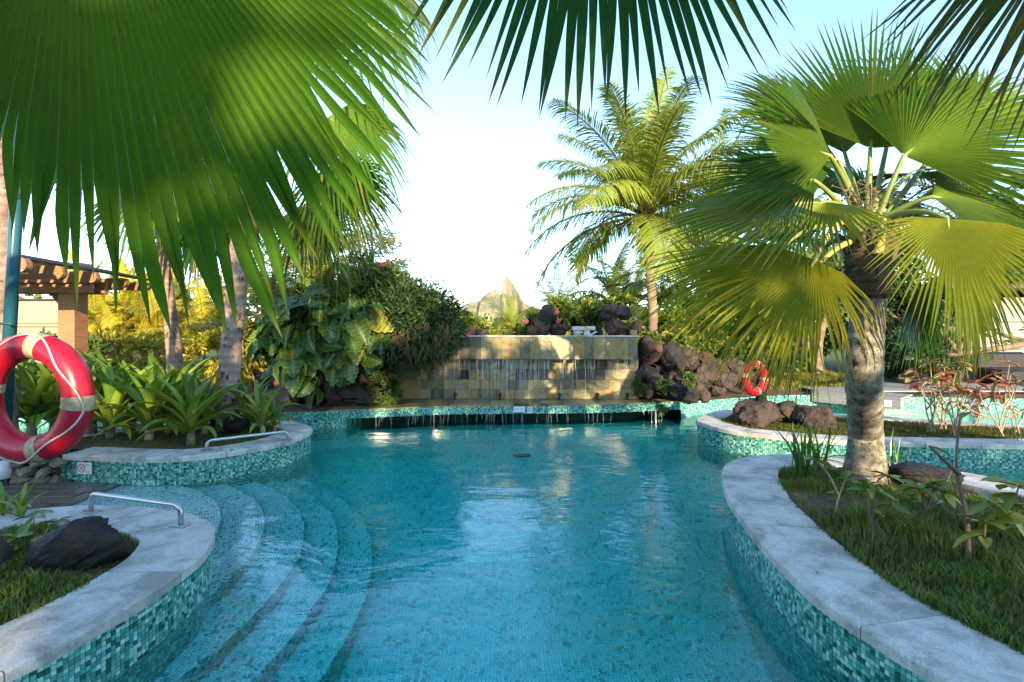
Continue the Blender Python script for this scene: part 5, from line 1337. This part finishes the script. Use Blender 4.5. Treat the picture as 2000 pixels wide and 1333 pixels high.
sapling('broad_leaf_seedling', 'bushy seedling with many light green leaves right of the palm foot', b, [[b, P(1805, 980, b.y), P(1795, 955, b.y)], [b, P(1815, 975, b.y), P(1825, 945, b.y)], [b, P(1825, 985, b.y), P(1845, 965, b.y)]], [OV[0], OV[1], OV[2]], .115, 5, tuft=7, r=.010, mat_=BARK, mid=3)
b = G(1745, 965, .29)
sapling('broad_leaf_seedling', 'small green seedling against the foot of the big fan palm', b, [[b, P(1738, 945, b.y), P(1732, 930, b.y)]], [OV[1], OV[2]], .11, 6, tuft=6, r=.008, mat_=BARK, mid=3)
b = G(70, 1125, .27)
sapling('broad_leaf_seedling', 'dark green seedling growing behind the large black lava rock', b, [[b, P(68, 1080, 2.9), P(66, 1010, 2.9)], [b, P(95, 1070, 2.95), P(110, 1020, 2.95)], [b, P(35, 1075, 2.9), P(30, 1050, 2.9)]], [OV[1], OV[2]], .10, 7, tuft=5, r=.006, mat_=PETIOLE, mid=2)
def strap_clump(px, py, label, seed, n, s, z=.28):
    b = G(px, py, z); rr = random.Random(seed); t = thing('iris_clump', label, 'plant', b)
    for i in range(n):
        v = rr.choice([0, 0, 5, 5, 1, 2]); k = s * rr.uniform(.7, 1.1); a = rr.uniform(0, 6.28)
        o = link('leaf', STR2[v], t, b + Vector((rr.gauss(0, .03), rr.gauss(0, .03), -.02)), (rr.uniform(-.08, .08), rr.uniform(-.08, .08), a), k)
STR2 = [strap(50 + i, L, a, b_, .014, ((.06, .15, .02), (.10, .20, .025))) for i, (L, a, b_) in enumerate(((.6, 88, 70), (.62, 82, 20), (.5, 70, -50), (.5, 60, -40), (.4, 40, -40), (.65, 86, 50)))]
strap_clump(1565, 935, 'tall clump of narrow sword leaves left of the big fan palm', 1, 20, .85)
strap_clump(1598, 922, 'second clump of sword leaves just beside the big fan palm foot', 2, 14, .8)
strap_clump(1745, 925, 'few arching narrow leaves on the right side of the palm foot', 3, 7, .6)
strap_clump(1850, 985, 'thin dark blades beside the low flat rock', 4, 8, .45)
strap_clump(1985, 862, 'pale fallen blades at the edge of the red-leaved bed', 5, 6, .35)

# red-leaved shrubs
gr = 'red-leaved shrubs in the far planter'
for i, (px, py, top_, n, lab) in enumerate(((1818, 842, 700, 4, 'pale-stemmed shrub with red leaf tufts nearest the thick trunk'), (1868, 850, 705, 5, 'tallest pale-stemmed shrub with orange and red leaf tufts'), (1840, 836, 740, 4, 'small red-tufted shrub between the two pale-stemmed ones'), (1908, 830, 770, 3, 'short dark-red shrub in shade behind the tall pale one'), (1955, 852, 705, 4, 'shaded shrub with dark red leaves by the pavilion'), (1985, 845, 730, 3, 'shaded twiggy shrub with brick-red leaves next to frame edge'))):
    b = G(px, py, .27); rr = random.Random(300 + i); st = []
    for k in range(n):
        h = rr.uniform(.55, 1.0) * (py - top_); x = px + (k - (n - 1) / 2) * 20 + rr.gauss(0, 8)
        st.append([b + Vector((rr.gauss(0, .03), rr.gauss(0, .03), -.03)), P(px + (x - px) * .3, py - h * .35, b.y), P(px + (x - px) * .8 + rr.gauss(0, 6), py - h * .7, b.y + rr.gauss(0, .1)), P(x, py - h, b.y + rr.gauss(0, .12))])
        if rr.random() < .8:
            q = st[-1][2]; st.append([st[-1][1], q + Vector((rr.choice([-1, 1]) * .12, rr.gauss(0, .05), -.05)), q + Vector((rr.choice([-1, 1]) * .16, 0, .12))])
    sapling('red_leaf_shrub', lab, b, st, (OR_ if i < 3 else OR_[:2] + [oval(20, ((.12, .02, .03), (.2, .03, .04)), .34)]), .13, 310 + i, tuft=6, r=.010, group=gr, cat='shrub', mid=2)

# fallen leaves
def litter():
    rr = random.Random(8); lm = [oval(30 + k, (c, c), .5, .15) for k, c in enumerate(((.35, .12, .04), (.38, .26, .08), (.42, .04, .05), (.16, .10, .05)))]
    for k in range(26):
        px, py, z = rr.choice([(rr.uniform(1740, 1960), rr.uniform(835, 858), .285), (rr.uniform(1560, 1950), rr.uniform(990, 1130), .285), (rr.uniform(130, 560), rr.uniform(864, 884), .283)])
        p = G(px, py, z + .006); o = link('fallen_leaf', lm[rr.randrange(4)], None, p, (rr.gauss(0, .15), rr.gauss(0, .15), rr.uniform(0, 6.28)), rr.uniform(.03, .065))
        where = 'under the red-leaved shrubs' if py < 860 and px > 1700 else ('on the lawn by the big fan palm' if px > 1500 else 'on the coping of the lily planter')
        tag(o, 'small dry fallen leaf ' + where, 'leaf', 'fallen leaves ' + where)
    p = G(1020, 891, .004); V, F = tube([(0, 0, 0), (0, 0, .012)], .11, 20); V = [Vector((v.x * (1 + .1 * math.sin(i)), v.y * .62, v.z)) for i, v in enumerate(V)]
    tag(link('floating_debris', mesh('floating_debris', V, F, DARKWALL), None, p), 'dark flat oval piece floating alone on the pool', 'debris')
litter()

# ------------------------------------------------------------------ rails
def rail(a, b, h, label):
    a, b = Vector(a), Vector(b); t = thing('handrail', label, 'handrail', a); u = (b - a).normalized(); r = .016
    pts = [a, a + Vector((0, 0, h - .05))] + [a + u * .05 * (1 - math.cos(k * math.pi / 10)) + Vector((0, 0, h - .05 + .05 * math.sin(k * math.pi / 10))) for k in range(1, 6)]
    pts += [b - u * .05 * (1 - math.sin(k * math.pi / 10)) + Vector((0, 0, h - .05 + .05 * math.cos(k * math.pi / 10))) for k in range(0, 5)] + [b + Vector((0, 0, h - .05)), b]
    wpart('rail', *tube(pts, r, 12), STEEL, t, smooth=True)
    for p in (a, b):
        f = link('foot_plate', mesh('foot_plate', *bbox_bev((.11, .075, .007), .002), STEEL), t, p + Vector((0, 0, .0035)), (0, 0, math.atan2(u.y, u.x)))
        for sx_, sy in ((-1, -1), (1, 1), (-1, 1), (1, -1)):
            o = link('bolt', mesh('bolt', *tube([(0, 0, 0), (0, 0, .006)], .006, 6), STEEL), f, p); o.location = (sx_ * .042, sy * .024, .003)
rail(G(178, 1000, .282), G(353, 1026, .282), .125, 'brushed steel rail bolted to the coping beside the black rock')
rail(G(404, 880, .282), G(562, 860, .282), .10, 'brushed steel rail on the coping of the lily planter')

# ------------------------------------------------------------------ lifebuoys
def lifebuoy(label, c, maj, mnr, rz, rx=0.0, rope=True):
    c = Vector(c); t = thing('lifebuoy', label, 'lifebuoy', c); t.rotation_euler = (rx, 0, rz)
    def tor(a0, a1, rr_, n=64, k=20, closed=True):
        V = []; F = []; m = n if closed else n + 1
        for i in range(m):
            a = a0 + (a1 - a0) * i / n
            for j in range(k):
                b_ = 2 * math.pi * j / k; q = maj + rr_ * math.cos(b_); V.append((q * math.cos(a), rr_ * math.sin(b_), q * math.sin(a)))
        for i in range(n):
            for j in range(k): F.append((i * k + j, ((i + 1) % m) * k + j, ((i + 1) % m) * k + (j + 1) % k, i * k + (j + 1) % k))
        return V, F
    o = link('ring_body', mesh('ring_body', *tor(0, 2 * math.pi, mnr), RED, smooth=True), t, c)
    for a in (78, -4, 168, -76):
        link('reflective_band', mesh('reflective_band', *tor(math.radians(a - 6.5), math.radians(a + 6.5), mnr * 1.025, 6, 20, False), TAPE, smooth=True), t, c)
    if rope:
        pts = []
        for i in range(49):
            a = 2 * math.pi * i / 48 + math.radians(80); ph = (i % 12) / 12 * math.pi
            q = maj + mnr * (.95 - .75 * math.sin(ph) ** 2 * 1.1); yy = -mnr * (.45 + .62 * math.sin(ph)); pts.append((q * math.cos(a), yy, q * math.sin(a)))
        link('grab_rope', mesh('grab_rope', *tube(smooth_path(pts, 3), mnr * .075, 7), ROPE, smooth=True), t, c)
    return t
lc = P(62, 777, 4.62); s = 4.62 / 1000
lifebuoy('large red lifebuoy with taped bands and rope hung on the teal post', lc, 101 * s, 26.0 * s, math.radians(-6))
def post():
    b = Vector((-4.97, 5.0, .0)); topp = P(50, 60, 5.0); t = thing('teal_post', 'slim teal metal post holding the large lifebuoy', 'post', b)
    V, F = tube([b + Vector((0, 0, .24)), topp], .052, 16); wpart('pole', V, F, TEAL, t, smooth=True)
    wpart('base_sleeve', *tube([b + Vector((.005, 0, .07)), b + Vector((.01, 0, .26))], .066, 16), WHITEP, t, smooth=True)
    wpart('foot', *tube([b, b + Vector((0, 0, .08))], .075, 16), BLACKM, t)
    q = b.lerp(topp, .63); wpart('collar', *tube([q, q + Vector((0, 0, .05))], .062, 16), BLACKM, t)
    # hook that carries the ring
    r0 = b.lerp(topp, .35); hk = [r0, r0 + Vector((.1, -.12, .02)), Vector((lc.x - .33, lc.y + .02, r0.z + .03)), Vector((lc.x - .28, lc.y - .06, r0.z + .08))]
    wpart('hook', *tube(smooth_path(hk, 4), .012, 8), STEEL, t, smooth=True)
post()
fc = P(1474, 739, 6.95); s = 6.95 / 1000
lifebuoy('small red lifebuoy hanging on a dark stake above the far planter rocks', fc, 27 * s, 8 * s, math.radians(28), rope=False)
def stake():
    b = P(1487, 790, 7.1); t = thing('stake', 'dark wooden stake standing on rocks behind the small lifebuoy', 'stake', b)
    wpart('post', *tube([b + Vector((0, 0, -.1)), P(1486, 730, 7.1), P(1484, 650, 7.1)], [.075, .065, .06], 10), ROCK_BLACK, t, smooth=True)
    wpart('peg', *tube([P(1486, 720, 7.08), P(1476, 716, 6.88)], .012, 6), STEEL, t)
stake()

# ------------------------------------------------------------------ pergola and wall, left
def pergola():
    d = 8.2; c0 = P(143, 690, d); c0.z = .26
    t = thing('pergola', 'timber pergola with dark slatted roof and rounded rafter ends', 'pergola', c0)
    ptop = P(143, 572, d)
    link('post', mesh('post', *bbox_bev((.26, .26, ptop.z - .26), .012), WOOD), t, (c0.x, d, (ptop.z + .26) / 2))
    def plank(a, b, w_, h_, m, name):
        a, b = Vector(a), Vector(b); u = (b - a); L = u.length; me = mesh(name, *bbox_bev((w_, L, h_), .008), m)
        o = link(name, me, t, (a + b) / 2); X, Y, Z = None, u.normalized(), None
        Z = Vector((0, 0, 1)); Z = (Z - Y * Z.dot(Y)).normalized(); X = Y.cross(Z); o.rotation_euler = Matrix((X, Y, Z)).transposed().to_euler(); return o
    # header beams running left-right across the post, rounded end at right
    zb = ptop.z + .08
    for y_ in (d - .14, d + .14): plank((c0.x + .42, y_, zb), (c0.x - 4, y_, zb + .02), .07, .20, WOOD, 'beam')
    brace = plank(P(85, 548, d), P(138, 605, d), .09, .12, WOODDK, 'brace')
    # rafters run toward the camera-right; five rounded tails step down the eave
    tails = ((58, 518, 6.6, 30), (128, 533, 7.2, 26), (193, 542, 8.0, 22), (250, 553, 8.9, 18), (293, 560, 9.6, 15))
    for px, py, dd, hh in tails:
        a = P(px, py, dd); h_ = hh / 1000 * dd
        V = []; F = []; L = 3.2; prof = []
        for k in range(9):
            an = math.pi / 2 * k / 8; prof.append((-h_ * .9 * math.sin(an) + 0, -h_ * .5 + h_ * math.cos(an) - .0))
        # side outline: rounded nose at x=0 going back along -x
        out = [(-h_ * .5 + h_ * .5 * math.sin(an), -h_ * .5 * math.cos(an) * 1.0) for an in [i * math.pi / 10 for i in range(11)]] + [(-L, h_ * .5), (-L, -h_ * .5)]
        nv = len(out)
        for yy in (-.045, .045): V += [(x_, yy, z_) for x_, z_ in out]
        F = [tuple(range(nv - 1, -1, -1)), tuple(range(nv, 2 * nv))] + [(i, (i + 1) % nv, nv + (i + 1) % nv, nv + i) for i in range(nv)]
        o = link('rafter', mesh('rafter', V, F, WOOD), t, a, (0, 0, math.radians(0)))
    # roof slats above the rafters
    A = P(40, 507, 6.55); Bq = P(298, 550, 9.75)
    for k in range(15):
        q = Vector((-.05 - k * .19, 0, .022 + min(k, 4) * .030 + k * .012)); plank(A + q, Bq + q, .15, .022, ROOFSLAT, 'roof_slat')
    link('roof_cap', mesh('roof_cap', *bbox_bev((.36, .36, .26), .02), PLASTER), t, P(150, 527, 10.2))
pergola()
def house(label, c, size, m, lines, name='garden_wall'):
    t = thing(name, label, 'building', (c[0], c[1], .26)); link('wall', mesh('wall', *bbox_bev(size, .02), m), t, (c[0], c[1], .26 + size[2] / 2))
    for z in lines: link('trim_strip', mesh('trim_strip', *box((0, 0, 0), (size[0] - .02, .03, .03)), WOOD if m is PLASTER else FABRIC), t, (c[0], c[1] - size[1] / 2 - .016, z))
    link('cap', mesh('cap', *bbox_bev((size[0] + .1, size[1] + .1, .06), .01), ROOFSLAT), t, (c[0], c[1], .26 + size[2] + .032))
    return t
house('beige plastered wall under the timber pergola', (-13.9, 14.0, 0), (3.3, .3, 2.1), PLASTER, (1.75, 1.0, 1.66))
# ------------------------------------------------------------------ deck, pavilion, tree limbs, right
def deck_right():
    t = thing('timber_deck', 'low grey timber deck jutting over the water behind the far planter', 'deck', (7.0, 9.8, .3))
    A = Vector((5.92, 10.1, 0)); Bq = Vector((6.85, 9.03, 0)); u = (Bq - A).normalized(); v = Vector((-u.y, u.x, 0)); v = v if v.x > 0 else -v
    V = [A, Bq, Bq + v * .28, A + v * .28]; V = [(p.x, p.y, z) for z in (.14, .31) for p in V]; wpart('fascia_box', V, box((0, 0, 0), (1, 1, 1))[1], DECKWOOD, t)
    for k in range(26):
        a = Vector((5.7 + .02 * k, 10.15 + k * .115, .325)); me = mesh('plank', *bbox_bev((5.0, .108, .03), .004), DECKWOOD) if k == 0 else me
        link('plank', me, t, (8.6 + .02 * k, 10.3 + k * .112, .322))
    for k in range(11):
        c = A.lerp(Bq, (k + .5) / 11) + v * .45; pm = mesh('short_plank', *bbox_bev((.9, (Bq - A).length / 11 - .005, .03), .004), DECKWOOD) if k == 0 else pm
        link('plank', pm, t, (c.x, c.y, .326), (0, 0, math.atan2(v.y, v.x)))
    p = A.lerp(Bq, .82); 
    text_sign('white depth plate with blue numbers on the grey deck edge', Vector((p.x, p.y, .23)) - v * .006, .26, .12, math.atan2(u.y, u.x), [(-.06, '1.5m'), (.065, '2.8')], .055)
deck_right()
def pavilion():
    t = thing('pavilion', 'canvas-walled pavilion with dark corner post behind red shrubs', 'building', (11.5, 12.2, .3))
    for k, (za, zb) in enumerate(((.3, 1.1), (1.1, 1.75), (1.75, 2.35))): link('canvas_panel', mesh('canvas_panel', *bbox_bev((3.2, .06, zb - za - .012), .01), FABRIC), t, (12.35, 12.3 + .01 * k, (za + zb) / 2))
    link('corner_post', mesh('corner_post', *bbox_bev((.15, .15, 2.2), .01), WOODDK), t, (10.55, 12.1, 1.4))
    link('corner_post', mesh('corner_post', *bbox_bev((.15, .15, 2.2), .01), WOODDK), t, (14.0, 12.1, 1.4))
    link('roof', mesh('roof', *bbox_bev((4.4, 2.5, .14), .03), WOODDK), t, (12.2, 13.0, 2.56))
    p = P(1975, 745, 11.6)
    s = thing('lounge_seat', 'dark woven lounge seat in front of the pavilion canvas', 'seat', (p.x, p.y, .34)); 
    link('seat', mesh('seat', *bbox_bev((1.1, .7, .28), .05), BLACKM), s, (p.x, p.y, .55)); link('backrest', mesh('backrest', *bbox_bev((1.1, .14, .4), .05), BLACKM), s, (p.x, p.y + .28, .85))
    for dx in (-.45, .45): link('leg', mesh('leg', *bbox_bev((.06, .5, .08), .01), BLACKM), s, (p.x + dx, p.y, .375))
pavilion()
def limb_tree():
    d = 8.3; t = thing('sea_grape_tree', 'low crooked tree with orange-lit limb and round leaves before the pavilion', 'tree', (9.0, 8.6, .26))
    b = Vector((9.1, 8.5, .26)); mb = [[b, P(2080, 700, d), P(2030, 670, d), P(1960, 680, d), P(1865, 692, d), P(1852, 690, d)], [P(1870, 690, d), P(1880, 660, d - .1), P(1862, 645, d - .1), P(1830, 630, d)], [P(1868, 690, d), P(1850, 660, d), P(1800, 645, d)], [P(2030, 670, d), P(1960, 655, d + .2), P(1900, 620, d + .2)], [P(2080, 700, d), P(2100, 560, d), P(2000, 480, d)], [P(1862, 645, d - .1), P(1850, 620, d), P(1845, 595, d)]]
    rr = random.Random(4); lm = [oval(90, ((.22, .27, .04), (.28, .30, .05)), .95, .1), oval(91, ((.12, .19, .03), (.16, .22, .03)), .95, .1)]
    for k, st in enumerate(mb):
        pts = smooth_path(st, 6); r0 = .075 if k == 0 else .04; V, F = tube(pts, [r0 * (1 - .55 * i / (len(pts) - 1)) for i in range(len(pts))], 9); wpart('limb', V, F, BARK, t, smooth=True)
        for i in range(16):
            p = pts[rr.randrange(len(pts) // 2, len(pts))] + Vector((rr.gauss(0, .13), rr.gauss(0, .13), rr.gauss(.03, .11))); link('leaf', lm[rr.randrange(2)], t, p, (rr.gauss(0, .6), rr.gauss(0, .6), rr.uniform(0, 6.28)), rr.uniform(.10, .17))
limb_tree()
for i, (px, d, wd, lab) in enumerate(((1605, 12.0, .16, 'pale flared tree trunk on the sunny lawn left of the big fan trunk'), (1580, 13.5, .13, 'dim leaning trunk behind the pale flared trunk'))):
    b = P(px, 755, d); b.z = .26; crown = [E(px, 560, d, 70, .9, 60), E(px + 40, 540, d, 60, .9, 50)]
    tree(lab, b, 3.6, crown, 3000, .2, MG, 500 + i, r=wd)
# sunny lawn hump on the right
def hump():
    V = []; F = []; n = 24; cx, cy_ = 6.6, 12.4; rx, ry = 2.2, 1.6
    for j in range(9):
        t = j / 8
        for i in range(n):
            a = 2 * math.pi * i / n; V.append((cx + rx * t * math.cos(a), cy_ + ry * t * math.sin(a), .24 + .28 * (1 - t * t) + .03 * nz(math.cos(a) * t, math.sin(a) * t, 0, 4)))
    for j in range(8):
        for i in range(n): F.append((j * n + i, (j + 1) * n + i, (j + 1) * n + (i + 1) % n, j * n + (i + 1) % n))
    tag(part('lawn_mound', V, F, LAWN, smooth=True), kind='structure')
    poly = [Vector((cx + rx * .95 * math.cos(a), cy_ + ry * .95 * math.sin(a), 0)) for a in np.linspace(0, 6.2, 24)]
    grass('lawn_grass', 'long sunlit yellow-green grass on the mound by the pale trunk', poly, 12000, .06, .14, cols=((.16, .17, .03), (.28, .24, .05)), wid=.008, hf=lambda x, y, m: .24 + .28 * (1 - min(1, ((x - cx) / rx) ** 2 + ((y - cy_) / ry) ** 2)))
hump()

# ------------------------------------------------------------------ unseen trees added behind the camera, placed and sized to shade the pool
gs = 'unseen trees added behind the camera for shade'
for i, (x, y, h, r) in enumerate(((-8.5, -8.5, 3.6, 2.2), (-5.0, -8, 4.2, 2.1), (-1.7, -8.6, 4.3, 1.7), (1.12, -8.9, 6.2, .95), (3.6, -8.2, 6.4, 1.15), (5.4, -8.8, 4.4, 2.0), (8.4, -8.2, 4.3, 2.2), (11.5, -8, 4.2, 2.3))):
    tree('unseen dense round tree added behind the camera to cast shade', (x, y, .26), h, [(x, y, h * .5, r, 1.6, h * .5), (x + .6, y, h * .28, r, 1.6, h * .28)], 3600, .42, DG + MG, 600 + i, asp=.5, group=gs, r=.18)
